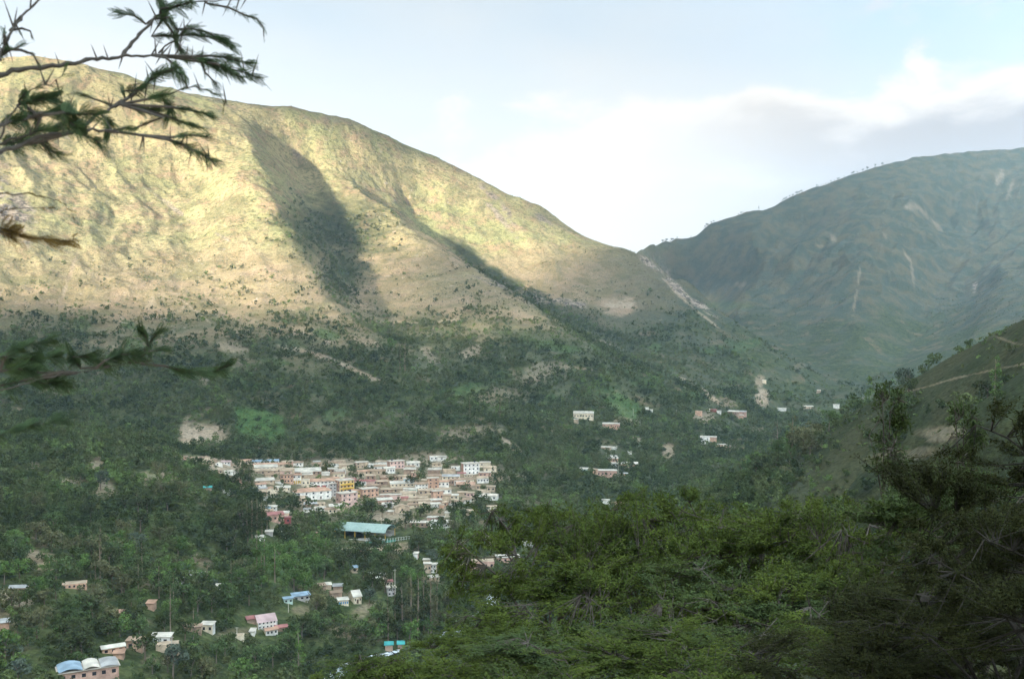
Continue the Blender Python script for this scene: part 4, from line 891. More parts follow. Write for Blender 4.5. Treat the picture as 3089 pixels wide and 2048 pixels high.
for i in range(len(hx)):
    ux, uy = hx[i] / math.hypot(hx[i], hy[i]), hy[i] / math.hypot(hx[i], hy[i])
    f_ = (tx - hx[i]) * ux + (ty - hy[i]) * uy; l_ = np.abs((tx - hx[i]) * uy - (ty - hy[i]) * ux)
    ok &= ~((l_ < hw[i] + 2.2) & (f_ > (-26 if HOUSES[i][3]['label'] else -17)) & (f_ < 8))
hp = P(373, 530, HALL_D); ok &= ~((np.abs(tx - hp[0] - 3) < 24) & (ty > HALL_D - 45) & (ty < HALL_D + 20))
rd = np.full(n0, 1e9)
for k in range(0, len(RIVER_XY), 3): rd = np.minimum(rd, np.hypot(tx - RIVER_XY[k, 0], ty - RIVER_XY[k, 1]))
ok &= rd > 4.5
tx, ty, tz, rr, clump = tx[ok], ty[ok], tz[ok], rr[ok], clump[ok]
# thin out trees standing inside one another
cell = {}; kp = []
for i in rng.permutation(len(tx)):
    c = (int(tx[i] // 4.0), int(ty[i] // 4.0))
    if c in cell: continue
    cell[c] = 1; kp.append(i)
kp = np.array(kp); tx, ty, tz, rr, clump = tx[kp], ty[kp], tz[kp], rr[kp], clump[kp]; n = len(tx)
sc_ = np.clip(rng.lognormal(-.14, .38, n), .38, 1.75); tall = rng.random(n) < np.clip(.10 + .35 * fbm(tx / 90, ty / 90, 2, .5, 63), .02, .5); sc_ = np.where(tall, np.clip(sc_ * .9, .5, 1.2), sc_)
tpx, tpy = project(tx, ty, tz + 4)
sizepx = np.where(tall, 10, 7) * sc_ * F / rr
fgmask = ((tpx > 450) & (tpy > 560)) | ((tpx > 500) & (tpy > 480)) | ((tpx > 320) & (tpy > 640)) | (tpx > 840) & (tpy > 400)
inframe = (tpx > 3) & (tpx < 1020) & (tpy > 60) & (tpy < 676)
vis = np.ones(n, bool)
for t in np.linspace(.5, .985, 40): vis &= ground(tx * t, ty * t) < (tz + 6 * sc_) * t
order = np.argsort(-np.where(inframe & vis & ~fgmask, sizepx, 0))
nb = nt = 0; single = np.zeros(n, bool); lim_b, lim_t = 272, 18
for i in order:
    if not (inframe[i] and vis[i]) or fgmask[i]: break
    if tall[i]:
        if nt >= lim_t: continue
        nt += 1
    else:
        if nb >= lim_b: continue
        nb += 1
    single[i] = True
    if nb >= lim_b and nt >= lim_t: break
tonen = fbm(tx / 70, ty / 70, 3, .6, 64) * 1.2 + .08 + rng.normal(0, .42, n)
mound = (np.abs(tpx - 295) < 40) & (np.abs(tpy - 565) < 24); tonen = np.where(mound, tonen + .7, tonen)
for i in np.nonzero(single)[0]:
    t = tonen[i]; tone = 'dark green' if t < -.05 else 'mid green' if t < .35 else 'olive' if (t < .62 and not mound[i]) else 'bright green' if t < 1.0 or mound[i] else 'grey green'
    plant(float(tx[i]), float(ty[i]), 't' if tall[i] else 'b', float(sc_[i]), tone, float(tpx[i]), float(tpy[i]))
# the rest reads as one mass of woodland
V = []; TI = []
tmpl = {}
for k in range(6):
    r2 = np.random.default_rng(300 + k); lb = broad_lobes(r2)
    for nq in (150, 70, 30):
        p, nn = crown_points(r2, lb, nq); tmpl[('b', k, nq)] = tri_quads(p, nn, r2.uniform(.42, .75, nq) * (1.0 if nq == 150 else 1.35 if nq == 70 else 1.9), r2)
    r2 = np.random.default_rng(330 + k); lb = tall_lobes(r2)
    for nq in (150, 70, 30):
        p, nn = crown_points(r2, lb, nq); tmpl[('t', k, nq)] = tri_quads(p, nn, r2.uniform(.42, .7, nq) * (1.0 if nq == 150 else 1.3 if nq == 70 else 1.8), r2, 1.3)
for i in np.nonzero(~single)[0]:
    nq = 150 if rr[i] < 620 else 70 if rr[i] < 1150 else 30
    q = tmpl[('t' if tall[i] else 'b', int(rng.integers(6)), nq)]
    a = rng.uniform(0, 6.28); c, s = math.cos(a) * sc_[i], math.sin(a) * sc_[i]
    w = np.empty_like(q); w[:, 0] = q[:, 0] * c - q[:, 1] * s + tx[i]; w[:, 1] = q[:, 0] * s + q[:, 1] * c + ty[i]; w[:, 2] = q[:, 2] * sc_[i] * .9 + tz[i] - .4
    V.append(w); TI.append(np.full(len(q), np.clip(.42 + .42 * tonen[i], 0, 1)))
V = np.concatenate(V); TI = np.concatenate(TI)
def wood_material(name="woodland_leaves"):
    m = bpy.data.materials.new(name); m.use_nodes = True; t = m.node_tree; t.nodes.clear(); g = NT(t)
    a = g.n('ShaderNodeAttribute', attribute_name='tint').outputs['Fac']; pos = g.n('ShaderNodeNewGeometry').outputs['Position']
    rp = g.n('ShaderNodeValToRGB'); el = rp.color_ramp.elements; el[0].position = 0; el[0].color = (.048, .066, .029, 1); el[1].position = 1; el[1].color = (.13, .19, .058, 1)
    for p_, c_ in ((.4, (.076, .104, .037, 1)), (.62, (.11, .12, .055, 1)), (.82, (.12, .16, .055, 1))): e = el.new(p_); e.color = c_
    g.link(a, rp.inputs[0]); f = g.mr(g.noise(pos, .8, 3), .3, .7, .7, 1.35, 'LINEAR')
    vm = g.n('ShaderNodeVectorMath', operation='SCALE'); g.link(rp.outputs[0], vm.inputs[0]); g.link(f, vm.inputs['Scale'])
    d = g.n('ShaderNodeBsdfDiffuse'); g.link(vm.outputs[0], d.inputs[0]); tr = g.n('ShaderNodeBsdfTranslucent'); g.link(vm.outputs[0], tr.inputs[0])
    mx = g.n('ShaderNodeMixShader'); mx.inputs[0].default_value = .2; g.link(d.outputs[0], mx.inputs[1]); g.link(tr.outputs[0], mx.inputs[2])
    o = g.n('ShaderNodeOutputMaterial'); g.link(mx.outputs[0], o.inputs[0]); return m
wm_ = wood_material()
me = mesh_np("woodland", V, np.arange(len(V)).reshape(-1, 4), wm_); fattr(me, 'tint', TI)
tag(put("woodland", me), kind='stuff')
print("trees", n, "single", int(single.sum()), "wood quads", len(V) // 4)
# low shrubs dotted over the slopes
n1 = 230000; rr = np.sqrt(rng.uniform(420 ** 2, 3300 ** 2, n1)); aa = np.radians(rng.uniform(-27, 27, n1)); sx, sy = rr * np.sin(aa), rr * np.cos(aa); sz = ground(sx, sy)
cl_ = fbm(sx / 60, sy / 60, 4, .6, 81); d_ = np.clip(.24 + 1.0 * cl_ + lut(hol, sx, sy) * .4, .02, .8) * np.where(lut(rhill, sx, sy) > .5, 1, sz > -95) * (1 - .7 * lut(bare, sx, sy)) * (1 - lut(crop, sx, sy)) * np.clip(1.15 - (sz + 50) / 700, .15, 1) * np.where(lut(rhill, sx, sy) > .5, 3.0, 1)
k = rng.random(n1) < d_; sx, sy, sz = sx[k], sy[k], sz[k]
r3 = np.sqrt(rng.uniform(400 ** 2, 1700 ** 2, 90000)); a3 = np.radians(rng.uniform(-26, 26, 90000)); x3, y3 = r3 * np.sin(a3), r3 * np.cos(a3); k = lut(crop, x3, y3) > .4
ncrop = int(k.sum()); sx, sy, sz = np.r_[sx, x3[k]], np.r_[sy, y3[k]], np.r_[sz, ground(x3[k], y3[k])]; ns = len(sx)
cen = np.stack([sx, sy, sz], 1).repeat(4, 0); ss = np.clip(rng.lognormal(-.42, .4, ns), .3, 1.7)
off = rng.normal(size=(ns * 4, 3)) * np.array([.8, .8, .4]) + np.array([0, 0, .7]); cen = cen + off * ss.repeat(4)[:, None]
nn = rng.normal(size=(ns * 4, 3)) + np.array([0, 0, .4]); nn /= np.linalg.norm(nn, axis=1)[:, None]
v = tri_quads(cen, nn, rng.uniform(.7, 1.3, ns * 4) * ss.repeat(4), rng)
me = mesh_np("shrubs", v, np.arange(len(v)).reshape(-1, 4), wm_); fattr(me, 'tint', np.where(np.arange(ns) < ns - ncrop, rng.uniform(.3, 1, ns), rng.uniform(.78, 1, ns)).repeat(16))
tag(put("shrubs", me), kind='stuff'); print("shrubs", ns)
# trees along the skyline of the far mountain
def skyline(px):
    x, _, _z = P(px, 300, 1.0); D = np.geomspace(3000, 6000, 500); g_ = ground(x * D, D) / D; k = int(np.argmax(g_)); return float(x * D[k]), float(D[k])
random.seed(21)
for px in [663,664.5,667,669,670.5,672,674,677,690,703,705,706.5,708,710,711,713,738,740,741.5,780,782,783,785,786.5,789,791,792.5,795,797,799,800.5,802,816,817.5,820,822,824,827,829,833,836,838,842,850,852,856,862,866,874,880]:
    x, y = skyline(px + random.uniform(-.8, .8)); plant(x, y, 'b', random.choice((.7, .9, 1.2, 1.6)), 'dark green', px, 200, "tiny tree in the row along the far mountain's skyline", group="trees along the far mountain's skyline", name="skyline_tree")
x, y = skyline(758); plant(x, y, 't', 1.15, 'dark green', 758, 208, "lone tree standing apart on the far mountain's skyline")
random.seed(5)
for px, py in [(440,640),(447,634),(455,630),(461,625),(468,622),(474,617),(482,612),(490,606),(497,603),(431,644),(345,674),(338,675),(352,672),(330,676)]:
    X, D, gz = hit(px, py, 330); s = random.uniform(.9, 1.8); r2 = np.random.default_rng(int(px)); m = MB()
    N1, N2 = 7, 10; vv = []; ff = []
    for i in range(N1 + 1):
        for j in range(N2):
            th, ph = math.pi * i / N1, 6.283 * j / N2; q = 1 + .25 * math.sin(3 * ph + px) * math.sin(th) + .15 * math.cos(5 * th + py); vv.append((q * math.sin(th) * math.cos(ph) * 1.25, q * math.sin(th) * math.sin(ph), q * .7 * math.cos(th)))
    for i in range(N1):
        for j in range(N2): ff.append((i * N2 + j, (i + 1) * N2 + j, (i + 1) * N2 + (j + 1) % N2, i * N2 + (j + 1) % N2))
    if 'stone_mat' not in globals(): stone_mat = material("pale_river_stone", (.55, .55, .55), .9, .2, .8, .5)
    o = put("boulder", mesh_py("boulder", vv, ff, [stone_mat], None, True)); o.location = (X, D, gz + .3); o.scale = (s, s, s); o.rotation_euler = (.2 * math.sin(px), .2, px)
    tag(o, "pale rounded boulder lying in the river bed", "boulder", "boulders in the river bed")

# ------------------------------------------------------------------ feathery trees on the slope in front of the viewer, on the right
fg_leaf = [material("fine_acacia_leaves", (.092, .122, .024), .8, .3, 3.0, 0, (.055, .080, .019), objrand=.12, spec=.08, transl=.35, mix_scale=1.1), material("blue_green_acacia_leaves", (.058, .085, .032), .75, .3, 3.0, 0, (.055, .075, .02), objrand=.12, spec=.08, transl=.3, mix_scale=1.1), material("shade_toned_acacia_leaves", (.026, .030, .011), .8, .3, 3.0, 0, (.036, .04, .013), transl=.25, spec=.05)]  # third tone has the darkness of the lower right corner put into its colour
fg_bark = material("lichen_grey_bark", (.10, .085, .07), .95, .3, 9, .4, (.05, .04, .03), mix_scale=6)
shade_toned_bark = material("shade_toned_bark", (.035, .03, .024), .95, .3, 9, .3)  # bark darkened to match the leaves that carry the corner shade
def acacia(seed, R, H, dep, nends, nleaf, leaf_mat, lsize=1.0, narrow=False):
    rng = np.random.default_rng(seed); m = MB(); fork = Vector((rng.uniform(-.3, .3), rng.uniform(-.3, .3), H * (.33 if not narrow else .66)))
    m.tube([(0, 0, -1.0), (fork.x * .4, fork.y * .4 + .1, fork.z * .5), fork], [.17, .14, .11] if not narrow else [.04, .032, .026], 8)
    limbs = []
    for k in range(9 if not narrow else 5):
        a = 6.283 * k / (9 if not narrow else 5) + rng.uniform(-.3, .3); q = R * rng.uniform(.55, .88); e = Vector((q * math.cos(a), q * math.sin(a), H - dep * rng.uniform(.25, .9)))
        if narrow: e.z = H * rng.uniform(.78, .98)
        mid = fork.lerp(e, .5) + Vector((rng.uniform(-.25, .25), rng.uniform(-.25, .25), rng.uniform(.05, .35) * dep))
        m2 = fork.lerp(mid, .55) + Vector((rng.uniform(-.12, .12), rng.uniform(-.12, .12), .05))
        m3 = mid.lerp(e, .5) + Vector((rng.uniform(-.2, .2), rng.uniform(-.2, .2), rng.uniform(0, .15)))
        m.tube([fork, m2, mid, m3, e], [.05, .04, .03, .02, .01] if not narrow else [.022, .018, .014, .01, .006], 5); limbs += [(m2, .05), (mid, .036), (m3, .026), (e, .014), (mid.lerp(m3, .5), .03), (m3.lerp(e, .5), .02)]
    LP = np.array([tuple(l[0]) for l in limbs]); ends = []
    # clumps of twigs with air between them
    ncl = max(10, nends // 15); cl = []
    for k in range(ncl):
        a = rng.uniform(0, 6.283); q = R * math.sqrt(rng.uniform(.02, 1)); z = H - dep * (.1 + .75 * (q / R) ** 2.2 * .6 + .75 * rng.random() ** 1.4)
        if narrow: z = H * rng.uniform(.70, 1.0); q *= 1.6 * (1.1 - z / H) + .35
        cl.append((q * math.cos(a), q * math.sin(a), z))
    for k in range(nends):
        c = cl[k % ncl]; ends.append((c[0] + rng.normal() * R * .15, c[1] + rng.normal() * R * .15, c[2] + rng.normal() * dep * (.028 if not narrow else .05)))
    ends = np.array(ends); P_ = []; Dn = []
    for e in ends:
        d = np.linalg.norm(LP - e, axis=1); j = int(np.argmin(d + np.where(LP[:, 2] > e[2] + .1, .6, 0))); b = limbs[j]
        ev = Vector(e); mid = b[0].lerp(ev, .5) + Vector((0, 0, -.06 * (ev - b[0]).length)) + Vector(rng.normal(size=3) * .05)
        m.tube([b[0], mid, ev], [min(b[1], .016), .010, .004], 4)
        dr = (ev - b[0]).normalized()
        t = rng.uniform(0, 1, nleaf); base = np.outer(1 - t, np.array(mid)) + np.outer(t, np.array(ev)); base = base + rng.normal(size=base.shape) * np.array([.07, .07, .03])
        dd = np.array(dr) * .5 + rng.normal(size=(nleaf, 3)) * np.array([.8, .8, .32]) + np.array([0, 0, .05]); P_.append(base); Dn.append(dd)
    base = np.concatenate(P_); dd = np.concatenate(Dn); dd /= np.linalg.norm(dd, axis=1)[:, None]
    L = rng.uniform(.07, .16, (len(base), 1)) * lsize; up_ = rng.normal(size=dd.shape) * .35 + np.array([0, 0, 1]); sd = np.cross(dd, up_); sd /= np.linalg.norm(sd, axis=1)[:, None]
    wv = L * .17; v = np.stack([base, base + dd * L * .5 - sd * wv, base + dd * L - np.array([0, 0, .02]), base + dd * L * .5 + sd * wv], 1).reshape(-1, 3)
    return m.mesh("trunk", [shade_toned_bark if leaf_mat is fg_leaf[2] else fg_bark]), mesh_np("crown", v, np.arange(len(v)).reshape(-1, 4), leaf_mat)
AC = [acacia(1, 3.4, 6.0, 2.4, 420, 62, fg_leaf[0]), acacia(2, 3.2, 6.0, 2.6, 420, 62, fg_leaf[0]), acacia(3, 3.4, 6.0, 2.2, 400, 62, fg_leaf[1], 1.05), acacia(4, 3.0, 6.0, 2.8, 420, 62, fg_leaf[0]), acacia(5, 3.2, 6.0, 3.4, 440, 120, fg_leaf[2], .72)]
SAP = acacia(7, .7, 6.0, 3.0, 120, 18, fg_leaf[1], 1.0, True)
FGL = [ # picture x, crown top y, distance, crown radius, variant, label
 (548,480,30,3.3,0,"foremost feathery tree reaching out over the town's right end"),(655,470,31,3.4,1,"feathery tree in the middle of the top row of right trees"),(765,470,33,3.5,3,"bright feathery tree below the pair of slender trees"),(868,478,28,3.2,0,"feathery tree below the thin dark stemmed sapling"),
 (985,452,24,2.8,2,"blue green tree at the right edge below the bare hillside"),(1078,380,13,2.0,4,"dark tree cut by the right edge, highest of the front trees"),(560,590,24,2.5,3,"feathery tree below the unfinished pink brick row"),
 (655,552,26,3.0,0,"second tier feathery tree with grey limbs showing through"),(760,556,24,2.9,2,"blue green feathery tree in the second tier of front trees"),(868,560,22,2.8,1,"shaded feathery tree in the second tier at right centre"),(965,545,18,2.6,4,"dark shaded tree in the second tier near right edge"),(1050,490,11,1.5,4,"near black tree halfway down the right edge"),
 (470,642,20,2.6,1,"low feathery tree at the bottom beside the river"),(615,636,18,2.5,2,"blue green leafy tree at the bottom centre right"),(745,628,16.5,2.5,0,"shaded feathery tree in the third tier"),(880,625,15,2.3,4,"dark feathery tree in the third tier at right"),(1000,610,13,2.1,4,"near black tree in the third tier at right edge"),
 (385,664,19,2.0,0,"leftmost low bush like tree at the bottom edge"),(545,672,14,1.9,3,"low tree cut by the bottom edge at centre"),(690,682,12,1.8,1,"dark low tree cut by the bottom edge, right of centre"),(840,690,11,1.8,4,"dark olive tree cut by the bottom edge at right"),(985,690,10,1.7,4,"black looking tree in the bottom right corner")]
for px, yt, D, R_, k, lab in FGL:
    x, y, z = P(px, yt, D); gz = float(ground(x, y)); h = max(2.2, z - gz); tr, cr = AC[k]; s = R_ / (3.4, 3.2, 3.4, 3.0, 3.2)[k]
    root = empty("feathery_tree", (x, y, z - h), random.uniform(0, 6.28), (s, s, h / 6.0)); put("trunk", tr, root); put("crown", cr, root); tag(root, lab, "tree", "feathery trees on the slope in front")
for px, yt, D, s, lab in ((893, 387, 30, 1.0, "thin sapling with a dark stem standing against the right hillside"), (968, 405, 27, .9, "second thin sapling, nearer the right edge of the hillside")):
    x, y, z = P(px, yt, D); gz = float(ground(x, y)); h = max(2.2, z - gz)
    root = empty("sapling", (x, y, gz), 1.0 + px, (s, s, h / 6.0)); put("trunk", SAP[0], root); put("crown", SAP[1], root); tag(root, lab, "tree", "saplings on the slope in front")

# ------------------------------------------------------------------ thorny tree on the left whose branches hang into the picture
th_bark = material("thorn_tree_bark", (.06, .052, .042), .9, .3, 60); th_leaf = material("thorn_tree_leaflets", (.05, .085, .03), .8, .25, 40, 0, (.035, .065, .028), transl=.25); th_warm = material("dry_thorn_leaflets", (.14, .09, .02), .8, .25, 40, transl=.3)
TT = empty("thorn_tree", (-2.3, 1.6, float(ground(-2.3, 1.6)))); tag(TT, "thorny tree whose out of focus branches reach in from the left edge", "tree")
o0 = Vector(TT.location)
def zz(p, D, reg=0):      # enlarged-view coordinates of the photograph's upper-left corner to a place at distance D
    x, y = p[0] * .4355 / 3.0166, (683 * reg + p[1] * .4355) / 3.0166; return Vector(P(x, y, D))
tk_ = MB(); tk_.tube([(0, 0, -.3), (.05, .05, .8), (-.05, .1, 1.8), (.0, .15, 2.8), (.1, .2, 3.6)], [.11, .095, .08, .06, .035], 10); put("trunk", tk_.mesh("trunk", [th_bark]), TT)
trunk_at = lambda z: Vector((-2.3, 1.75, z))
rngb = np.random.default_rng(9)
def feathers(pts_, n, L, spread, npair=15, side=None):
    """pinnate leaves along a polyline of points"""
    V = []; F_ = []; ptsv = [Vector(p) for p in pts_]; seg = [(b - a).length for a, b in zip(ptsv, ptsv[1:])]; tot = sum(seg)
    for k in range(n):
        t = rngb.random() * tot; i = 0
        while t > seg[i] and i < len(seg) - 1: t -= seg[i]; i += 1
        a, b = ptsv[i], ptsv[i + 1]; base = a.lerp(b, min(1, t / max(seg[i], 1e-6))); ax_ = (b - a).normalized(); s = (1 if rngb.random() < .5 else -1)
        d = (ax_ * rngb.uniform(.5, 1.0) + Vector((0, 0, 1)) * s * rngb.uniform(.1, 1.0) * spread + Vector((0, 1, 0)) * rngb.normal() * .5 * spread).normalized()
        ln = L * rngb.uniform(.6, 1.15); up_ = Vector(rngb.normal(size=3) * .6 + np.array([0, .5, .5])).normalized(); sd = d.cross(up_).normalized()
        curl = Vector((0, 0, -1)) * ln * .12
        for q in range(npair):
            u = (q + .6) / npair; c = base + d * ln * u + curl * u * u; lw = ln * .16 * math.sin(math.pi * min(1, u * .85 + .12)); hw_ = ln / npair * .43
            for sg in (-1, 1):
                e = c + (sd * sg + d * .45) * lw; bi = len(V); V += [tuple(c - d * hw_), tuple((c + e) / 2 + d * hw_ * .2 - d * hw_), tuple(e), tuple((c + e) / 2 + d * hw_)]; F_.append((bi, bi + 1, bi + 2, bi + 3))
    return V, F_
def branch(spec, D0, D1, r0, r1, leaves=(), thorns=0, reg=0, leafmat=None, root_from=None):
    if reg or D0 < 1.4: D0 *= 2.0; D1 *= 2.0
    pl = [zz(p, D0 + (D1 - D0) * i / max(1, len(spec) - 1), reg) - o0 for i, p in enumerate(spec)]
    if root_from is not None: pl = [root_from - o0] + [(root_from - o0).lerp(pl[0], .55) + Vector((0, 0, -.04))] + pl
    # smooth a little
    q = [pl[0]]
    for a, b in zip(pl, pl[1:]): q += [a.lerp(b, .33) + Vector(rngb.normal(size=3) * .0018), a.lerp(b, .67) + Vector(rngb.normal(size=3) * .0018), b]
    n = len(q); m = MB(); m.tube(q, [(r0 + (r1 - r0) * min(1, i / (n - 1) * 1.15)) * .43 * (1 + .18 * math.sin(i * 2.3)) for i in range(n)], 7)
    bo = put("branch", m.mesh("branch", [th_bark]), TT)
    if thorns:
        for k in range(thorns):
            tm_ = MB()
            i = rngb.integers(n // 3, n - 1); p = q[i]; d = Vector((rngb.normal() * .4, rngb.normal() * .5, 1 if rngb.random() < .65 else -1)).normalized() * rngb.uniform(.025, .06)
            tm_.tube([p, p + d * .5, p + d], [.0022, .0014, .0003], 4)
            put("thorn", tm_.mesh("thorn", [th_bark]), bo)
    if leaves:
        V = []; F_ = []
        for (lp, nf, L, spr) in leaves:
            if lp is None: w = q[int(n * .35):]
            else: w = [zz(p, (D0 + D1) / 2 + rngb.normal() * .03, reg) - o0 for p in lp]
            spr *= .72; v_, f_ = feathers(w, int(nf * (2.0 if reg else 2.0)), L * (2.1 if reg else .85), spr); b0 = len(V); V += v_; F_ += [tuple(i + b0 for i in f) for f in f_]
            if lp is not None:
                j = min(range(n), key=lambda i: (q[i] - w[0]).length); tw = MB(); tw.tube([q[j], (q[j] + w[0]) / 2] + w, [.0035] * 2 + [.003 - .002 * i / len(w) for i in range(len(w))], 5); put("twig", tw.mesh("twig", [th_bark]), bo)
        put("leaves", mesh_py("leaves", V, F_, [leafmat or th_leaf]), bo)
    return bo
branch([(-60,535),(0,520),(130,485),(360,450),(520,440),(640,405),(750,410),(850,385),(950,385),(1080,375),(1200,400),(1330,410),(1500,450),(1640,470),(1790,540)], 2.3, 2.75, .017, .003,
    [([(1210,400),(1330,405),(1460,440),(1560,470),(1660,490),(1800,540)], 60, .055, .45), ([(1330,390),(1450,385),(1560,395),(1650,420),(1750,435)], 42, .05, .4), ([(1150,400),(1250,480),(1290,530)], 14, .05, .7), ([(1400,420),(1420,500),(1500,580)], 8, .05, .8), ([(1500,440),(1600,500),(1680,540)], 22, .045, .5)], 22, root_from=trunk_at(-.1))
branch([(850,385),(900,320),(960,240),(1040,165),(1110,100),(1200,55),(1330,15),(1450,5),(1600,-5),(1760,-15)], 2.55, 2.8, .011, .003,
    [([(1060,130),(1170,120),(1220,200),(1330,195),(1450,230),(1590,300)], 62, .05, .55), ([(1050,250),(1200,245),(1320,240),(1450,255),(1560,290)], 44, .045, .45), ([(1200,230),(1230,310),(1260,350)], 14, .05, .8), ([(1010,165),(930,105),(835,92)], 16, .04, .5), ([(1110,60),(1230,40),(1330,10)], 26, .05, .7), ([(1080,-30),(1110,20),(1120,60)], 18, .05, .7), ([(1440,25),(1580,50),(1700,105),(1780,130),(1825,190),(1828,255)], 30, .026, .5)], 12)
branch([(1100,365),(1170,300),(1240,250),(1300,200)], 2.62, 2.7, .006, .002, [(None, 10, .04, .7)], 4)
branch([(-60,1075),(0,1050),(130,1010),(250,950),(400,925),(520,910),(640,890),(780,915),(940,930),(1070,950),(1180,975),(1290,1010),(1400,1060),(1475,1105)], 2.0, 2.5, .013, .003,
    [([(1170,965),(1260,995),(1350,1045),(1420,1080),(1480,1110)], 36, .045, .5), ([(1190,950),(1300,935),(1440,945)], 16, .04, .4), ([(560,930),(650,960),(690,990)], 16, .045, .6), ([(780,905),(880,880)], 6, .04, .3), ([(20,1000),(150,960),(250,900)], 40, .05, .7), ([(280,980),(350,1040),(400,1060)], 14, .045, .5), ([(60,1030),(200,1000),(330,980)], 30, .045, .6)], 14, root_from=trunk_at(-.25))
branch([(540,905),(620,840),(700,780),(800,730),(870,690),(960,610),(1030,560),(1100,510),(1220,480)], 2.2, 2.55, .010, .003,
    [([(960,620),(1030,560),(1100,510),(1200,480),(1260,520)], 46, .05, .55), ([(870,690),(850,630),(990,620)], 24, .045, .6), ([(860,720),(950,750),(1060,760)], 26, .045, .5), ([(1000,690),(1120,670),(1180,730),(1160,790)], 36, .045, .7), ([(1150,800),(1250,840),(1410,890)], 26, .04, .35), ([(1180,740),(1300,760),(1450,790)], 26, .042, .4), ([(800,740),(700,700),(530,640)], 12, .03, .5), ([(1130,810),(1000,860),(900,900)], 8, .035, .4), ([(700,790),(760,850),(740,900)], 30, .05, .7)], 10)
branch([(1000,690),(1090,670),(1180,650),(1270,610),(1350,595),(1450,630),(1530,670),(1565,710),(1550,760)], 2.4, 2.55, .005, .0016, [(None, 26, .022, .4)], 3)
branch([(-60,450),(0,410),(30,340),(60,250),(110,170),(150,110),(210,60),(300,-15)], 2.1, 2.3, .009, .005, [([(0,390),(60,350),(140,320)], 22, .04, .6), ([(30,250),(30,200)], 8, .035, .8), ([(70,210),(150,195),(210,215),(225,260)], 12, .022, .4), ([(140,345),(230,375),(265,440)], 10, .025, .4)], 8, root_from=trunk_at(.25))
branch([(-60,900),(0,870),(100,840),(250,790),(400,770),(550,790),(660,800)], 2.0, 2.25, .008, .003, [([(0,860),(120,830),(250,800)], 60, .05, .6), ([(430,775),(520,790),(660,790)], 50, .05, .7), ([(450,830),(520,870),(580,880)], 36, .05, .7), ([(280,780),(380,770)], 20, .045, .5), ([(120,730),(200,700),(350,680)], 46, .05, .6), ([(130,700),(180,640)], 14, .04, .5)], 8, root_from=trunk_at(-.2))
branch([(0,960),(60,800),(130,720),(200,630),(280,590),(350,590),(450,480)], 2.1, 2.2, .005, .0015, [(None, 14, .03, .5)], 4)
branch([(0,1000),(200,930),(400,880),(540,850)], 2.1, 2.3, .006, .002, [(None, 40, .05, .6)], 4)
# nearer, more blurred sprays lower down
branch([(-80,1330),(0,1340),(120,1345),(240,1350),(340,1370),(420,1400),(500,1460),(515,1515)], 1.15, 1.3, .0045, .0014, [(None, 26, .02, .3)], 0, root_from=trunk_at(.05), leafmat=th_warm)
branch([(-80,1500),(40,1450),(180,1440),(390,1440)], 1.15, 1.25, .003, .0012, [(None, 24, .024, .35)], 0, leafmat=th_warm, root_from=trunk_at(.0))
branch([(-80,0),(0,30),(150,60),(300,80),(420,100),(500,95),(530,50)], 1.1, 1.2, .004, .0014, [(None, 26, .022, .3), ([(0,10),(80,30)], 16, .03, .5)], 0, reg=1, leafmat=th_warm, root_from=trunk_at(.0))
branch([(-80,1160),(0,1130),(200,1080),(380,1040),(440,1000),(580,1000),(700,980),(800,960),(950,945),(1050,930),(1160,970),(1280,995),(1400,1010),(1580,958)], 1.15, 1.4, .004, .0012,
    [([(1150,965),(1280,1000),(1400,1010),(1500,995),(1585,955)], 50, .026, .35), ([(1050,925),(1030,840),(1010,760),(970,715)], 30, .022, .6), ([(1040,800),(1090,730)], 8, .02, .4), ([(1040,860),(1140,850)], 10, .02, .4), ([(560,980),(500,900),(620,900),(700,930)], 36, .028, .6), ([(720,930),(830,880),(950,890)], 40, .028, .5), ([(260,1010),(280,900),(380,890)], 20, .03, .5), ([(170,1070),(300,1080),(460,1080)], 46, .03, .35), ([(0,1100),(100,1080),(200,1060)], 18, .03, .6)], 0, reg=1, root_from=trunk_at(-.1))
branch([(-80,920),(0,900),(100,850),(200,810),(300,790),(400,800)], 1.0, 1.1, .004, .0014, [(None, 34, .022, .4), ([(0,930),(100,900),(240,920)], 26, .024, .5), ([(0,1000),(120,980),(200,990)], 24, .024, .5)], 0, reg=1, root_from=trunk_at(-.12))
branch([(-80,1420),(0,1440),(150,1390),(280,1360),(420,1340)], .95, 1.05, .003, .001, [(None, 26, .025, .4)], 0, reg=1, root_from=trunk_at(-.2))
# ------------------------------------------------------------------ labels that single out each house and tree
LAND = [(h[3]['label'], h[1], h[2]) for h in HOUSES if h[3]['label']]
SHORT = [("the arched sports hall", 373, 523), ("the white three storey block", 472, 467), ("the white house with orange hipped roof", 311, 492), ("the tall yellow and pink building", 341, 483), ("the pale rock face", 193, 437),
 ("the square green field", 258, 425), ("the unfinished pink brick row", 500, 560), ("the bottom edge apartment block", 88, 664), ("the pink roofed house", 262, 618), ("the corrugated roof house", 353, 597), ("the pale mint house", 291, 600),
 ("the blue roofed school", 266, 462), ("the far cream schoolhouse", 583, 414), ("the lower far hamlet", 604, 473), ("the red roofed brick house", 272, 517), ("the teal covered huts", 160 + 275, 645), ("the small bright orange hut", 151, 606),
 ("the lone white shed", 179, 581), ("the orange walled long house", 75, 585), ("the tallest utility pole", 394, 583), ("the white house with arched openings", 484, 480), ("the two part white front house", 420, 567), ("the light orchard mound", 285, 565), ("the far green field", 622, 405),
 ("the pale earth scar", 700, 388), ("the grey roofed orange house", 19, 590), ("the large pale roofed shed", 307, 473), ("the white walled tank house", 364, 462), ("the long white house down the valley", 835, 408), ("the teal tarp hut", 208, 491)]
SHORT = [(n, x, y) for n, x, y in SHORT]
ORD = ["", "second ", "third ", "fourth ", "fifth ", "sixth "]
used = {}
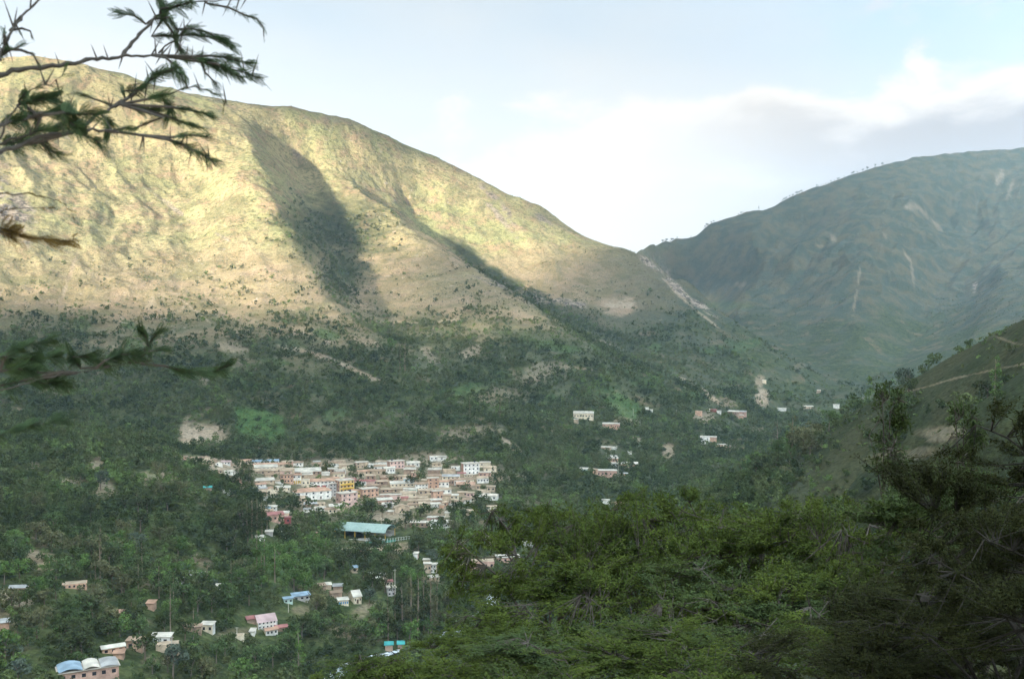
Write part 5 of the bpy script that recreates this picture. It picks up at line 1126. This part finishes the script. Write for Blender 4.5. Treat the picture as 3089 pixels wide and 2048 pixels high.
for o in bpy.data.objects:
    if 'label' in o.keys(): used[o['label'].lower()] = 1
def rel(px, py, name, lx, ly):
    dx, dy = px - lx, (py - ly) * 1.6; d = math.hypot(dx, dy)
    how = "just " if d < 28 else ("" if d < 75 else "well ")
    ax_, ay_ = abs(dx), abs(dy)
    if ax_ > 2.4 * ay_: w = "left of" if dx < 0 else "right of"
    elif ay_ > 2.4 * ax_: w = "above" if dy < 0 else "below"
    else: w = ("above and " if dy < 0 else "below and ") + ("left of" if dx < 0 else "right of")
    return d, f"{how}{w} {name}"
def auto_label(descs, px, py, skip=None):
    c = sorted(rel(px, py, *s) for s in SHORT if math.hypot(px - s[1], py - s[2]) > 4)
    for k in range(7):
        for dsc in descs:
            t = f"{dsc} {c[k][1]}"
            if len(t.split()) <= 16 and t.lower() not in used: used[t.lower()] = 1; return t
    for i in range(len(c)):
        for j in range(i + 1, len(c)):
            t = f"{descs[0]} {c[i][1]}, {c[j][1]}"
            if len(t.split()) <= 16 and t.lower() not in used: used[t.lower()] = 1; return t
    return f"{descs[0]} {c[0][1]}"
RN = {'F': "flat {} roof", 'N': "roofless open top", 'G': "{} gable roof", 'Y': "{} gable roof", 'H': "{} hipped roof", 'S': "{} sloping roof"}
for root, px, py, fa in HOUSES:
    if fa['label']: continue
    size = "tiny" if fa['W'] < 5 else "small" if fa['W'] < 8 else "long" if fa['w'] > 2.2 * fa['d'] else "broad" if fa['W'] > 12 else "plain"
    rf = "open top" if fa['roof'] == 'N' else RN[fa['roof']].format(fa['rc'].replace(' metal', ' metal'))
    st = " two storey" if fa['rows'] == 2 else ""
    base = f"{size} {fa['wall']}{st} house with {rf}"
    base2 = f"{size} {fa['wall']}{st} house" if fa['roof'] == 'N' else f"{fa['wall']} house, {fa['rc']} roof"
    root['label'] = auto_label([base, base2], px, py)
for root, px, py, descs in TREES:
    if 'label' not in root.keys(): root['label'] = auto_label(descs, px, py)

# ------------------------------------------------------------------ clouds added out of view to shade the far mountain, and the valley haze
def shade_cloud_mesh():
    n, k = 48, 24; V = []; Fc = []
    for i in range(k + 1):
        th = math.pi * i / k
        for j in range(n):
            ph = 2 * math.pi * j / n
            V.append((math.sin(th) * math.cos(ph), math.sin(th) * math.sin(ph), math.cos(th)))
    for i in range(k):
        for j in range(n): Fc.append((i * n + j, (i + 1) * n + j, (i + 1) * n + (j + 1) % n, i * n + (j + 1) % n))
    V = np.array(V); V = np.sign(V) * np.abs(V) ** .6; lump = 1 + .16 * fbm(V[:, 0] * 3 + 5, V[:, 1] * 3 + V[:, 2] * 2, 4, .55, 77)
    return mesh_np("shade_cloud", V * lump[:, None], np.array(Fc), material("shade_cloud_white", (.85, .85, .86), 1, .03, .002), True)
ch, cs = math.cos(SUN_AZ), math.sin(SUN_AZ)
def sunspace(a, t): return (a * .669 + t * .743, a * .743 - t * .669)
cm_ = shade_cloud_mesh()
for a, t, ha, ht in ((-300, -1000, 2600, 550), (1350, -2000, 2350, 680), (-1000, -1600, 420, 210)):
    cl = put("shade_cloud", cm_); x, y = sunspace(a, t); cl.location = (x, y, 1330); cl.scale = (ha, ht, 60); cl.rotation_euler = (0, 0, math.radians(48))
    tag(cl, kind='structure')
hz = MB(); hz.box(-9600, 9600, -9600, 9600, -420, 1080)
hm = bpy.data.materials.new("valley_haze"); hm.use_nodes = True; hm.node_tree.nodes.clear(); g = NT(hm.node_tree)
pv = g.n('ShaderNodeVolumePrincipled'); pv.inputs['Color'].default_value = (.58, .79, 1.0, 1); pv.inputs['Density'].default_value = 6.2e-5; pv.inputs['Anisotropy'].default_value = 0.0
o = g.n('ShaderNodeOutputMaterial'); g.link(pv.outputs[0], o.inputs['Volume'])
haze = put("haze", hz.mesh("haze", hm)); tag(haze, kind='stuff')
